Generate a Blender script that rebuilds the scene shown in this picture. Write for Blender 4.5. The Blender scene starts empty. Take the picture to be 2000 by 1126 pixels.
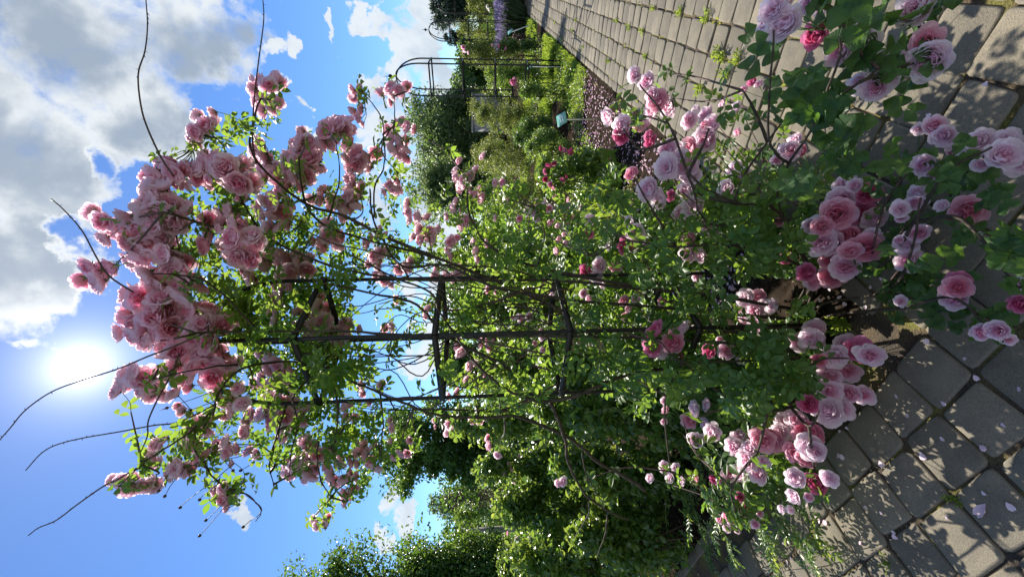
import bpy, math, random
import numpy as np
rng = np.random.default_rng(7)
random.seed(7)
sc = bpy.context.scene
COL = sc.collection
R = math.radians

# ------------------------------------------------------------------ camera frame
F, CX, CY, H = 818.0, 1000.0, 563.0, 1.5
d1 = np.array([931-CX, -60-CY, F]); d2 = np.array([965-CX, 1640-CY, F])
UP = np.cross(d1, d2); UP /= np.linalg.norm(UP)
if UP[0] > 0: UP = -UP
FW = np.array([0, 0, 1.0]) - UP[2]*UP; FW /= np.linalg.norm(FW)
RT = np.cross(FW, UP)
BAS = np.stack([RT, FW, UP])
def wdir(x, y):
    d = BAS @ np.array([x-CX, y-CY, F]); return d
def P(x, y, dep):
    """point seen at photo position (x, y) at distance dep along the view axis"""
    p = wdir(x, y)*(dep/F); p[2] += H
    if p[2] < 0.03: p[2] = 0.03
    return p
def G(x, y, z=0.0):
    d = wdir(x, y); t = (z-H)/d[2]
    return np.array([d[0]*t, d[1]*t, z])
def gdepth(x, y):
    d = wdir(x, y)
    return 99.0 if d[2] > -1e-3 else -H/d[2]*F
AZ = math.atan2(*(BAS @ d1)[:2])
UU = np.array([math.sin(AZ), math.cos(AZ)]); VV = np.array([math.cos(AZ), -math.sin(AZ)])
def uv(u, v, z=0.0):
    g = UU*u + VV*v
    return np.array([g[0], g[1], z])
SUN = wdir(157, 715); SUN /= np.linalg.norm(SUN)

# ------------------------------------------------------------------ helpers
def prop(o, label=None, cat=None, group=None, kind=None):
    if label: o['label'] = label
    if cat: o['category'] = cat
    if group: o['group'] = group
    if kind: o['kind'] = kind
    return o
def empty(name, loc, label, cat, group=None):
    o = bpy.data.objects.new(name, None); COL.objects.link(o)
    o.location = [float(c) for c in loc]; o.empty_display_size = .1
    return prop(o, label, cat, group)
def mesh(name, V, faces, mats, mi=None, attrs=None, smooth=False):
    """faces: list of index tuples, or (n,k) int array"""
    me = bpy.data.meshes.new(name)
    V = np.asarray(V, dtype=np.float32)
    if isinstance(faces, np.ndarray):
        groups = [faces]
    elif len(faces) and isinstance(faces[0], np.ndarray):
        groups = faces
    else:
        groups = None
    if groups is not None:
        flat = np.concatenate([g.ravel() for g in groups]).astype(np.int32)
        tot = np.concatenate([np.full(len(g), g.shape[1]) for g in groups]).astype(np.int32)
    else:
        flat = np.array([i for f in faces for i in f], dtype=np.int32)
        tot = np.array([len(f) for f in faces], dtype=np.int32)
    st = np.concatenate([[0], np.cumsum(tot)[:-1]]).astype(np.int32)
    me.vertices.add(len(V)); me.vertices.foreach_set('co', V.ravel())
    me.loops.add(len(flat)); me.loops.foreach_set('vertex_index', flat)
    me.polygons.add(len(tot)); me.polygons.foreach_set('loop_start', st)
    try: me.polygons.foreach_set('loop_total', tot)
    except Exception: pass
    for m in mats: me.materials.append(m)
    if mi is not None: me.polygons.foreach_set('material_index', np.asarray(mi, dtype=np.int32))
    if smooth: me.polygons.foreach_set('use_smooth', np.ones(len(tot), dtype=bool))
    for k, a in (attrs or {}).items():
        at = me.attributes.new(k, 'FLOAT', 'POINT'); at.data.foreach_set('value', np.asarray(a, dtype=np.float32))
    me.update(calc_edges=True); me.validate(); return me
def link(name, me, parent=None, loc=None):
    o = bpy.data.objects.new(name, me); COL.objects.link(o)
    if parent is not None:
        o.parent = parent
        o.location = [-c for c in parent.location] if loc is None else loc
    elif loc is not None: o.location = loc
    return o

class MB:
    """collects several shapes into one mesh"""
    def __init__(s): s.V = []; s.F = []; s.M = []; s.A = []; s.n = 0
    def add(s, V, faces, mi=0, tone=0.0):
        V = np.asarray(V, dtype=float); s.V.append(V)
        for f in faces: s.F.append(tuple(int(i)+s.n for i in f)); s.M.append(mi)
        s.A.append(np.full(len(V), tone) if np.isscalar(tone) else np.asarray(tone)); s.n += len(V)
    def tube(s, pts, rad, n=6, mi=0, tone=0.0, cap=True):
        pts = np.asarray(pts, dtype=float); m = len(pts)
        rad = np.full(m, rad) if np.isscalar(rad) else np.asarray(rad, dtype=float)
        T = np.gradient(pts, axis=0); T /= np.linalg.norm(T, axis=1)[:, None]+1e-9
        a = np.array([0, 0, 1.0]) if abs(T[0][2]) < .9 else np.array([1.0, 0, 0])
        X = np.cross(T[0], a); X /= np.linalg.norm(X)
        V = []
        for i in range(m):
            X = X-T[i]*(X@T[i]); X /= np.linalg.norm(X)+1e-9
            Y = np.cross(T[i], X)
            for k in range(n):
                t = 2*math.pi*k/n
                V.append(pts[i]+rad[i]*(math.cos(t)*X+math.sin(t)*Y))
        Fc = [(i*n+k, i*n+(k+1) % n, (i+1)*n+(k+1) % n, (i+1)*n+k) for i in range(m-1) for k in range(n)]
        if cap: Fc += [tuple(range(n))[::-1], tuple((m-1)*n+k for k in range(n))]
        s.add(V, Fc, mi, tone)
    def box(s, c, sx, sy, sz, rot=None, mi=0, tone=0.0):
        b = np.array([[x, y, z] for x in (-.5, .5) for y in (-.5, .5) for z in (-.5, .5)])*[sx, sy, sz]
        if rot is not None: b = b @ np.asarray(rot).T
        s.add(b+np.asarray(c), [(0, 1, 3, 2), (4, 6, 7, 5), (0, 4, 5, 1), (2, 3, 7, 6), (0, 2, 6, 4), (1, 5, 7, 3)], mi, tone)
    def sphere(s, c, r, n=12, m=8, mi=0):
        V = []; Fc = []
        for i in range(m+1):
            for k in range(n):
                a = math.pi*i/m; b = 2*math.pi*k/n
                V.append([c[0]+r*math.sin(a)*math.cos(b), c[1]+r*math.sin(a)*math.sin(b), c[2]+r*math.cos(a)])
        for i in range(m):
            for k in range(n): Fc.append((i*n+k, (i+1)*n+k, (i+1)*n+(k+1) % n, i*n+(k+1) % n))
        s.add(V, Fc, mi)
    def mesh(s, name, mats, smooth=True):
        return mesh(name, np.concatenate(s.V), s.F, mats, s.M, {'tone': np.concatenate(s.A)}, smooth)

def catmull(pts, k=6):
    p = np.asarray(pts, dtype=float)
    if len(p) < 3: return np.array([p[0]+(p[-1]-p[0])*t for t in np.linspace(0, 1, k+1)])
    q = np.vstack([2*p[0]-p[1], p, 2*p[-1]-p[-2]]); out = []
    for i in range(1, len(q)-2):
        for t in np.arange(k)/k:
            out.append(.5*((2*q[i])+(-q[i-1]+q[i+1])*t+(2*q[i-1]-5*q[i]+4*q[i+1]-q[i+2])*t*t+(-q[i-1]+3*q[i]-3*q[i+1]+q[i+2])*t**3))
    out.append(p[-1]); return np.array(out)

def frames(N, norm_bias=(0, 0, 1.0), spread=.8, droop=.2):
    """random leaf frames: columns = side, along, normal"""
    n = rng.normal(size=(N, 3))*spread+np.asarray(norm_bias); n /= np.linalg.norm(n, axis=1)[:, None]
    a = rng.normal(size=(N, 3)); a[:, 2] -= droop*2
    a -= n*np.sum(a*n, axis=1)[:, None]; a /= np.linalg.norm(a, axis=1)[:, None]
    s = np.cross(a, n)
    return np.stack([s, a, n], axis=2)
def scatter(T, locs, fr, size, tone=None):
    """T = (V, [face arrays per size]); returns V, faces, tone"""
    V0, fgs = T
    N = len(locs); nv = len(V0)
    V = np.einsum('nij,vj->nvi', fr*np.asarray(size).reshape(N, 1, 1), V0)+locs[:, None, :]
    off = (np.arange(N)*nv)
    Fs = [(g[None]+off[:, None, None]).reshape(-1, g.shape[1]) for g in fgs]
    tn = rng.random(N) if tone is None else tone
    return V.reshape(-1, 3), Fs, np.repeat(tn, nv)
def merge_scatter(parts):
    """parts: list of (V, faces-groups, tone, material index)"""
    Vs = []; by = []; ts = []; mi = []; n = 0
    for V, Fs, t, m in parts:
        for g in Fs: by.append(g+n); mi.append(np.full(len(g), m))
        Vs.append(V); ts.append(t); n += len(V)
    return np.concatenate(Vs), by, np.concatenate(ts), np.concatenate(mi)

# ------------------------------------------------------------------ leaf templates (x side, y along, z normal), unit length
def leaflet(o=(0, 0), ang=0.0, L=1.0, W=.6, fold=.26, curl=.12, fine=False):
    if not fine:
        prof = [(0, 0), (.3, .8), (.62, .92), (1, 0)]
    else:
        prof = [(0, 0), (.12, .52), (.3, .86), (.48, 1.0), (.66, .86), (.82, .55), (1, 0)]
    V = []; n = len(prof)
    for t, w in prof:
        z = -curl*t*t*L
        V += [[0, t*L, z], [-w*W/2*L, t*L+(.05*L if 0 < t < 1 else 0), z+fold*w*L*.6], [w*W/2*L, t*L+(.05*L if 0 < t < 1 else 0), z+fold*w*L*.6]]
    quads = []; tris = []
    for i in range(n-1):
        a = 3*i; b = 3*(i+1)
        if i == 0: tris += [(a, b, b+1), (a, b+2, b)]
        elif i == n-2: tris += [(a, b, a+1), (a, a+2, b)]
        else: quads += [(a, b, b+1, a+1), (a, a+2, b+2, b)]
    V = np.array(V, dtype=float); c, s = math.cos(ang), math.sin(ang)
    V = np.stack([V[:, 0]*c+V[:, 1]*s+o[0], -V[:, 0]*s+V[:, 1]*c+o[1], V[:, 2]], axis=1)
    return V, np.array(tris), np.array(quads).reshape(-1, 4)
def leaflet_n(o=(0, 0), ang=0.0, L=1.0, W=.6):
    n = 15; V = []; E = []
    for i in range(n):
        t = i/(n-1); w = (math.sin(math.pi*min(1, t**.78)))*(1.08-.35*t) if 0 < t < 1 else 0
        hw = w*W/2*1.12; tooth = .022*L*(1 if i % 2 else -.4)
        cup = .34*hw-.025*L*math.sin(t*9)*w
        V += [[0, t*L, -.16*t*t*L], [-(hw*.55), t*L+.03*L*w*(t < .97), -.16*t*t*L+cup*.75], [hw*.55, t*L+.03*L*w*(t < .97), -.16*t*t*L+cup*.75],
              [-max(0, hw+tooth*w), t*L+.05*L*w, -.18*t*t*L+cup], [max(0, hw+tooth*w), t*L+.05*L*w, -.18*t*t*L+cup]]
        E += [0, .55, .55, 1, 1]
    Q = []
    for i in range(n-1):
        a, b = 5*i, 5*(i+1)
        Q += [(a, b, b+1, a+1), (a+1, b+1, b+3, a+3), (a, a+2, b+2, b), (a+2, a+4, b+4, b+2)]
    V = np.array(V, dtype=float); al = V[:, 1]/L; c, s = math.cos(ang), math.sin(ang)
    V = np.stack([V[:, 0]*c+V[:, 1]*s+o[0], -V[:, 0]*s+V[:, 1]*c+o[1], V[:, 2]], axis=1)
    return V, np.array(Q), np.array(E), al
def compound_n():
    V = []; Q = []; E = []; A = []; n = 0
    for o_, a_, L_ in (((0, .66), 0, .4), ((.012, .54), 1.0, .37), ((-.012, .5), -1.0, .37), ((.012, .16), 1.2, .31), ((-.012, .13), -1.2, .31)):
        v, q, e, al = leaflet_n(o_, a_, L_, .43); V.append(v); Q.append(q+n); E.append(e); A.append(al); n += len(v)
    v, _, q = rachis(.62); V.append(v); Q.append(q+n); E.append(np.zeros(4)); A.append(np.zeros(4))
    return (np.concatenate(V), [np.concatenate(Q)]), np.concatenate(E), np.concatenate(A)
def join_t(parts):
    V = []; T = []; Q = []; n = 0
    for v, t, q in parts:
        V.append(v); T.append(t+n); Q.append(q+n); n += len(v)
    T = np.concatenate(T); Q = np.concatenate(Q)
    return np.concatenate(V), [g for g in (T, Q) if len(g)]
def rachis(L):
    return (np.array([[-.006, 0, 0], [.006, 0, 0], [.004, L, -.01], [-.004, L, -.01]]), np.zeros((0, 3), int), np.array([[0, 1, 2, 3]]))
def compound(fine=False, narrow=False):
    W = .58 if not narrow else .42
    pr = [leaflet((0, .62), 0, .44, W, fine=fine)]
    for y, L, a in ((.52, .38, 1.0), (.26, .32, 1.15)):
        pr += [leaflet((.01, y), a, L, W, fine=fine), leaflet((-.01, y), -a, L, W, fine=fine)]
    if narrow: pr += [leaflet((.01, .08), 1.2, .26, W), leaflet((-.01, .08), -1.2, .26, W)]
    pr.append(rachis(.64)); return join_t(pr)
LEAF5 = compound(); LEAF5F = compound(True); LEAF7 = compound(narrow=True)
v, t, q = leaflet(); SINGLE = (v, [g for g in (t, q) if len(g)])
v, t, q = leaflet(W=.3); NARROW = (v, [g for g in (t, q) if len(g)])
TWO = (np.array([[0, 0, 0], [-.32, .5, .1], [0, 1, -.1], [.32, .5, .1]]), [np.array([[0, 2, 1], [0, 3, 2]])])
THIN = (np.array([[0, 0, 0], [-.13, .5, .03], [0, 1, -.12], [.13, .5, .03]]), [np.array([[0, 2, 1], [0, 3, 2]])])
def spray_t(n=7, W=.34):
    pr = []
    r = np.random.default_rng(3)
    for i in range(n):
        t = i/(n-1)
        for sgn in (-1, 1):
            v, tr, q = leaflet((0, t*.7), sgn*(1.0-.55*t)+r.normal()*.15, .34, W)
            v[:, 2] += r.normal()*.05; pr.append((v, tr, q))
    return join_t(pr)
SPRAY = spray_t(); LEAF5N, LN_E, LN_A = compound_n()

# ------------------------------------------------------------------ materials
def mat(name):
    m = bpy.data.materials.new(name); m.use_nodes = True; nt = m.node_tree; nt.nodes.clear()
    out = nt.nodes.new('ShaderNodeOutputMaterial'); return m, nt, out
def N(nt, t, **k):
    n = nt.nodes.new(t)
    for a, b in k.items():
        if a in n.inputs: n.inputs[a].default_value = b
        else: setattr(n, a, b)
    return n
def ramp(nt, fac, stops):
    r = nt.nodes.new('ShaderNodeValToRGB'); e = r.color_ramp.elements
    while len(e) < len(stops): e.new(.5)
    for el, (p, c) in zip(e, stops): el.position = p; el.color = (*c, 1)
    nt.links.new(fac, r.inputs[0]); return r.outputs[0]
def leaf_mat(name, cols, trans, tf=.38, rough=.42, spec=.45, veins=False):
    m, nt, out = mat(name); L = nt.links.new
    a = N(nt, 'ShaderNodeAttribute', attribute_name='tone')
    col = ramp(nt, a.outputs['Fac'], [(i/(len(cols)-1), c) for i, c in enumerate(cols)])
    nz = N(nt, 'ShaderNodeTexNoise', Scale=60.0); mx = N(nt, 'ShaderNodeMix', data_type='RGBA', blend_type='MULTIPLY')
    mx.inputs[0].default_value = .5
    g = ramp(nt, nz.outputs['Fac'], [(.3, (.6, .6, .6)), (.7, (1.25, 1.25, 1.25))])
    L(col, mx.inputs[6]); L(g, mx.inputs[7])
    b = N(nt, 'ShaderNodeBsdfPrincipled', Roughness=rough)
    b.inputs['Specular IOR Level'].default_value = spec
    if veins:   # paler midrib and side veins, raised
        ae_ = N(nt, 'ShaderNodeAttribute', attribute_name='edge'); aa_ = N(nt, 'ShaderNodeAttribute', attribute_name='along')
        def mm(op, x, y):
            k = nt.nodes.new('ShaderNodeMath'); k.operation = op
            for i_, v_ in enumerate((x, y)):
                if v_ is None: continue
                if isinstance(v_, (int, float)): k.inputs[i_].default_value = v_
                else: L(v_, k.inputs[i_])
            return k.outputs[0]
        sv = mm('ABSOLUTE', mm('SUBTRACT', mm('FRACT', mm('SUBTRACT', mm('MULTIPLY', aa_.outputs['Fac'], 8.0), mm('MULTIPLY', ae_.outputs['Fac'], 1.8)), None), .5), None)
        side = ramp(nt, sv, [(.38, (0, 0, 0)), (.5, (.6, .6, .6))]); mid = ramp(nt, ae_.outputs['Fac'], [(.0, (1, 1, 1)), (.09, (0, 0, 0))])
        vn = N(nt, 'ShaderNodeMix', data_type='RGBA', blend_type='LIGHTEN'); vn.inputs[0].default_value = 1; L(side, vn.inputs[6]); L(mid, vn.inputs[7])
        m2 = N(nt, 'ShaderNodeMix', data_type='RGBA'); L(mx.outputs[2], m2.inputs[6]); m2.inputs[7].default_value = (.16, .24, .08, 1)
        L(mm('MULTIPLY', vn.outputs[2], .55), m2.inputs[0]); L(m2.outputs[2], b.inputs['Base Color'])
        bp = N(nt, 'ShaderNodeBump', Strength=.6, Distance=.003); bp.invert = True; L(vn.outputs[2], bp.inputs['Height']); L(bp.outputs[0], b.inputs['Normal'])
    else: L(mx.outputs[2], b.inputs['Base Color'])
    t = N(nt, 'ShaderNodeBsdfTranslucent')
    tcol = ramp(nt, a.outputs['Fac'], [(i/(len(trans)-1), c) for i, c in enumerate(trans)])
    L(tcol, t.inputs[0])
    s = N(nt, 'ShaderNodeMixShader'); s.inputs[0].default_value = tf
    L(b.outputs[0], s.inputs[1]); L(t.outputs[0], s.inputs[2]); L(s.outputs[0], out.inputs[0]); return m
M = {}
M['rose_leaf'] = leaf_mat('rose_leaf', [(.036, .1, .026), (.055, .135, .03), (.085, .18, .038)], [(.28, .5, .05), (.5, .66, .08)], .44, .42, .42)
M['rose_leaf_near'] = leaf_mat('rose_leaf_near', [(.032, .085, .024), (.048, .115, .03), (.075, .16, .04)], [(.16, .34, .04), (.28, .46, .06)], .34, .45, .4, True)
M['rose_leaf_shaded'] = leaf_mat('rose_leaf_shaded', [(.036, .09, .026), (.052, .122, .032), (.085, .175, .04)], [(.26, .48, .05), (.46, .62, .07)], .4, .42, .42)  # slightly darker copy of rose_leaf: shade under the upper rose put into the colour
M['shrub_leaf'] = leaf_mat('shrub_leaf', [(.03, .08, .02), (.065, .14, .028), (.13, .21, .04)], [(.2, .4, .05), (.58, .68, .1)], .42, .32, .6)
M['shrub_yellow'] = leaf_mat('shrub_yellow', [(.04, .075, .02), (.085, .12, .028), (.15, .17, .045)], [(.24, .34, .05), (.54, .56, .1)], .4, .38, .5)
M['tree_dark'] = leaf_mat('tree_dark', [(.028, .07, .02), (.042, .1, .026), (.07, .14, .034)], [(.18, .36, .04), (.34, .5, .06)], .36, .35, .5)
M['willow'] = leaf_mat('willow', [(.05, .09, .045), (.075, .12, .055), (.11, .17, .07)], [(.26, .4, .12), (.38, .5, .15)], .4, .45, .5)
M['conifer'] = leaf_mat('conifer', [(.025, .05, .035), (.04, .07, .05), (.06, .1, .07)], [(.06, .12, .06), (.1, .16, .08)], .2, .5, .4)
M['bronze_leaf'] = leaf_mat('bronze_leaf', [(.05, .035, .035), (.075, .05, .05), (.1, .075, .06)], [(.16, .1, .08), (.2, .15, .09)], .3, .4, .5)
M['grass'] = leaf_mat('grass', [(.06, .12, .02), (.09, .17, .025), (.13, .2, .04)], [(.35, .52, .05), (.5, .6, .08)], .45, .45, .35)
M['lav_leaf'] = leaf_mat('lavender_leaf', [(.06, .1, .06), (.09, .14, .08)], [(.2, .3, .12), (.26, .36, .14)], .3, .5, .3)
M['lav_flower'] = leaf_mat('lavender_flower', [(.26, .22, .4), (.4, .35, .52)], [(.34, .28, .48), (.45, .38, .58)], .3, .6, .2)

def petal_mat(name, stops, tr=.42):
    m, nt, out = mat(name); L = nt.links.new
    a = N(nt, 'ShaderNodeAttribute', attribute_name='tone'); oi = N(nt, 'ShaderNodeObjectInfo')
    ar = N(nt, 'ShaderNodeAttribute', attribute_name='rnd')
    ad = N(nt, 'ShaderNodeMath', operation='ADD'); L(oi.outputs['Random'], ad.inputs[0]); L(ar.outputs['Fac'], ad.inputs[1])
    fr = N(nt, 'ShaderNodeMath', operation='FRACT'); L(ad.outputs[0], fr.inputs[0])
    rs = N(nt, 'ShaderNodeMapRange'); rs.inputs[3].default_value = -.28; rs.inputs[4].default_value = .3
    L(fr.outputs[0], rs.inputs[0])
    s2 = N(nt, 'ShaderNodeMath', operation='ADD', use_clamp=True); L(a.outputs['Fac'], s2.inputs[0]); L(rs.outputs[0], s2.inputs[1])
    nz = N(nt, 'ShaderNodeTexNoise', Scale=35.0)
    ma = N(nt, 'ShaderNodeMath', operation='MULTIPLY_ADD'); L(nz.outputs['Fac'], ma.inputs[0]); ma.inputs[1].default_value = .3
    s3 = N(nt, 'ShaderNodeMath', operation='SUBTRACT'); s3.inputs[1].default_value = .15
    L(s2.outputs[0], ma.inputs[2]); L(ma.outputs[0], s3.inputs[0])
    col = ramp(nt, s3.outputs[0], stops)
    b = N(nt, 'ShaderNodeBsdfPrincipled', Roughness=.6); b.inputs['Specular IOR Level'].default_value = .25
    b.inputs['Sheen Weight'].default_value = .15
    L(col, b.inputs['Base Color'])
    t = N(nt, 'ShaderNodeBsdfTranslucent'); L(col, t.inputs[0])
    s = N(nt, 'ShaderNodeMixShader'); s.inputs[0].default_value = tr
    L(b.outputs[0], s.inputs[1]); L(t.outputs[0], s.inputs[2]); L(s.outputs[0], out.inputs[0]); return m
M['petal_pale'] = petal_mat('petal_pale', [(0, (.95, .75, .83)), (.4, (.94, .62, .74)), (.75, (.92, .47, .62)), (1, (.89, .34, .5))], .68)
M['petal_mid'] = petal_mat('petal_mid', [(0, (.9, .58, .68)), (.5, (.87, .4, .54)), (1, (.82, .25, .42))], .5)
M['petal_deep'] = petal_mat('petal_deep', [(0, (.8, .32, .52)), (.5, (.76, .16, .36)), (1, (.68, .07, .22))])
M['petal_fallen'] = petal_mat('petal_fallen', [(0, (.86, .74, .8)), (.6, (.84, .6, .72)), (1, (.8, .45, .6))], .3)
M['petal_red'] = petal_mat('petal_red', [(0, (.75, .12, .3)), (.6, (.65, .04, .15)), (1, (.55, .02, .1))], .35)

def simple(name, col, rough=.6, spec=.4, metal=0, noise=None, bump=None, var=.35):
    m, nt, out = mat(name); L = nt.links.new
    b = N(nt, 'ShaderNodeBsdfPrincipled', Roughness=rough, Metallic=metal); b.inputs['Specular IOR Level'].default_value = spec
    b.inputs['Base Color'].default_value = (*col, 1)
    if noise:
        tc = N(nt, 'ShaderNodeTexCoord'); nz = N(nt, 'ShaderNodeTexNoise', Scale=noise, Detail=6.0); L(tc.outputs['Object'], nz.inputs['Vector'])
        c = ramp(nt, nz.outputs['Fac'], [(.3, tuple(x*(1-var) for x in col)), (.7, tuple(min(1, x*(1+var)) for x in col))])
        L(c, b.inputs['Base Color'])
        if bump:
            bp = N(nt, 'ShaderNodeBump', Strength=bump, Distance=.01); L(nz.outputs['Fac'], bp.inputs['Height']); L(bp.outputs[0], b.inputs['Normal'])
    L(b.outputs[0], out.inputs[0]); return m
M['iron'] = simple('painted_iron', (.016, .013, .012), .5, .35, 0, 40, .15)
M['cane'] = simple('rose_cane', (.055, .04, .028), .7, .3, 0, 50, .5, .5)
M['cane_red'] = simple('young_cane', (.085, .05, .04), .6, .3, 0, 60, .2)
M['green_stem'] = simple('green_stem', (.1, .17, .05), .55, .3, 0, 40)
M['bark'] = simple('bark', (.08, .065, .05), .85, .2, 0, 12, .8, .5)
M['twine'] = simple('twine', (.3, .24, .16), .9, .1, 0, 200)
M['stake'] = simple('pale_stake', (.5, .48, .36), .6, .3, 0, 30)
M['wood'] = simple('weathered_wood', (.33, .31, .27), .8, .2, 0, 15, .5)
M['sign_green'] = simple('sign_green', (.16, .42, .36), .35, .5, 0, 20, None, .1)
M['sign_white'] = simple('sign_white', (.72, .78, .76), .45, .4)
M['tag_white'] = simple('tag_grey', (.55, .6, .6), .45, .4)
M['stone_wall'] = simple('stone_wall', (.27, .26, .25), .85, .2, 0, 6, .6, .3)
SUN_E = 4.9; SKY_S = .1; EXPO = .97; SKY_T = (.45, .64, .88); LEAF_K = 1.0; LEAF_Q = 1.0
# ------------------------------------------------------------------ camera, sun, sky
cam = bpy.data.cameras.new('camera'); cam.sensor_width = 36; cam.sensor_fit = 'HORIZONTAL'; cam.lens = 36*F/2000
cam.clip_start = .05; cam.clip_end = 2000
co = bpy.data.objects.new('camera', cam); COL.objects.link(co); sc.camera = co
from mathutils import Matrix, Vector
cxv = BAS @ np.array([1.0, 0, 0]); cyv = BAS @ np.array([0, -1.0, 0]); czv = BAS @ np.array([0, 0, -1.0])
mw = Matrix.Identity(4)
for i in range(3): mw[i][0] = cxv[i]; mw[i][1] = cyv[i]; mw[i][2] = czv[i]
mw[2][3] = H; co.matrix_world = mw
sl = bpy.data.lights.new('sun', 'SUN'); sl.energy = SUN_E; sl.angle = R(.5); sl.color = (1, .93, .82)
so = bpy.data.objects.new('sun', sl); COL.objects.link(so); so.location = (0, 0, 30)
so.rotation_euler = Vector([-float(c) for c in SUN]).to_track_quat('-Z', 'Y').to_euler()
sun_el = math.asin(SUN[2]); sun_az = math.atan2(SUN[0], SUN[1])

w = bpy.data.worlds.new('World'); sc.world = w; w.use_nodes = True; nt = w.node_tree; nt.nodes.clear(); L = nt.links.new
out = nt.nodes.new('ShaderNodeOutputWorld'); bg = nt.nodes.new('ShaderNodeBackground'); L(bg.outputs[0], out.inputs[0])
sky = N(nt, 'ShaderNodeTexSky', sky_type='NISHITA', sun_disc=False, sun_elevation=sun_el, sun_rotation=sun_az, air_density=1.0, dust_density=.0, ozone_density=2.0)
bg.inputs[1].default_value = SKY_S
tc = nt.nodes.new('ShaderNodeTexCoord'); D = tc.outputs['Generated']
sep = nt.nodes.new('ShaderNodeSeparateXYZ'); L(D, sep.inputs[0])
def mth(op, a, b=None, c=None, clamp=False):
    n = nt.nodes.new('ShaderNodeMath'); n.operation = op; n.use_clamp = clamp
    for i, v in enumerate((a, b, c)):
        if v is None: continue
        if isinstance(v, (int, float)): n.inputs[i].default_value = float(v)
        else: L(v, n.inputs[i])
    return n.outputs[0]
az = mth('ARCTAN2', sep.outputs[0], sep.outputs[1]); el = mth('ARCSINE', sep.outputs[2])
def sstep(v, lo, hi):
    n = nt.nodes.new('ShaderNodeMapRange'); n.interpolation_type = 'SMOOTHSTEP'
    L(v, n.inputs[0]); n.inputs[1].default_value = lo; n.inputs[2].default_value = hi; return n.outputs[0]
def fbm(scale, det=7, rough=.55, dist=0.0, off=0):
    n = N(nt, 'ShaderNodeTexNoise', Scale=scale, Detail=float(det), Roughness=rough, Distortion=dist)
    vm = nt.nodes.new('ShaderNodeVectorMath'); vm.inputs[1].default_value = (off, off*.7, off*1.3); L(D, vm.inputs[0]); L(vm.outputs[0], n.inputs['Vector']); return n.outputs['Fac']
az = mth('ADD', az, mth('ADD', mth('MULTIPLY', mth('SUBTRACT', fbm(6.0, 5, .55, 0, 41.0), .5), .26), mth('MULTIPLY', mth('SUBTRACT', fbm(21.0, 7, .6, 0, 43.0), .5), .13)))
el = mth('ADD', el, mth('ADD', mth('MULTIPLY', mth('SUBTRACT', fbm(6.0, 5, .55, 0, 47.0), .5), .16), mth('MULTIPLY', mth('SUBTRACT', fbm(21.0, 7, .6, 0, 49.0), .5), .10)))
def ae(x, y):
    d = wdir(x, y); d = d/np.linalg.norm(d); return math.atan2(d[0], d[1]), math.asin(d[2])
def blobs(lst):
    cur = None
    for x, y, rx, ry, *k in lst:
        k = k[0] if k else 1.0
        a0, e0 = ae(x, y); ra = abs(ae(x, y+ry)[0]-ae(x, y-ry)[0])/2; re = abs(ae(x+rx, y)[1]-ae(x-rx, y)[1])/2
        u = mth('MULTIPLY', mth('SUBTRACT', az, a0), 1/ra); v_ = mth('MULTIPLY', mth('SUBTRACT', el, e0), 1/re)
        r2 = mth('MULTIPLY_ADD', u, u, mth('MULTIPLY', v_, v_))
        b = mth('MULTIPLY', mth('SUBTRACT', 1.0, r2), k)
        cur = b if cur is None else mth('SMOOTH_MAX', cur, b, .25)
    return mth('MAXIMUM', cur, -2.0)
big = blobs([(120, 60, 230, 170), (330, 60, 190, 150), (430, 80, 110, 130), (40, 330, 200, 190), (290, 240, 140, 110), (60, 520, 150, 110, 1.0), (210, 340, 100, 60, .6), (-150, 200, 260, 320)])
holes = blobs([(195, 345, 42, 45), (130, 470, 55, 38), (290, 395, 70, 60), (255, 440, 60, 35), (430, 250, 50, 60), (200, 590, 90, 50)])
bigc = mth('SUBTRACT', big, mth('MULTIPLY', mth('MAXIMUM', holes, 0.0), 1.0))
n1 = fbm(3.2, 9, .58, .2, 3.1); n2 = fbm(7.0, 9, .6, .3, 9.7)
n3 = fbm(15.0, 9, .6, .5, 14.2)
nn = mth('ADD', mth('ADD', mth('MULTIPLY', mth('SUBTRACT', n1, .5), 1.6), mth('MULTIPLY', mth('SUBTRACT', n2, .5), 1.5)), mth('MULTIPLY', mth('SUBTRACT', n3, .5), 1.2))
bigd = sstep(mth('ADD', mth('MINIMUM', bigc, .6), nn), -.2, .6)
white = blobs([(735, 8, 55, 50), (775, 20, 50, 70), (830, 110, 48, 90), (815, 30, 40, 60), (800, 60, 40, 60), (735, 215, 42, 60), (720, 260, 45, 45), (780, 210, 40, 60), (705, 280, 30, 40, .8), (730, 330, 40, 60, .9), (790, 330, 28, 70, .8), (815, 400, 20, 90, .9), (750, 420, 30, 60, .8),
               (860, 600, 60, 90, .9), (800, 560, 40, 50, .6), (820, 700, 45, 60, .7), (785, 975, 30, 36, 1.0), (800, 1010, 20, 40, .5), (745, 1055, 18, 46, .7), (810, 1030, 20, 40, .5), (590, 95, 26, 34, .7), (550, 110, 24, 26, .6), (610, 235, 14, 22, .5), (586, 180, 12, 14, .5), (672, 72, 8, 30, .5),
               (110, 640, 30, 30, .35), (480, 1010, 34, 12, .3), (850, 300, 60, 400, .7), (860, -60, 80, 120, 1)])
whd = sstep(mth('ADD', mth('MINIMUM', white, .42), mth('ADD', mth('MULTIPLY', mth('SUBTRACT', fbm(12.0, 9, .6, .6, 5.5), .5), 2.2), mth('MULTIPLY', mth('SUBTRACT', n3, .5), 1.3))), .02, .42)
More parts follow.
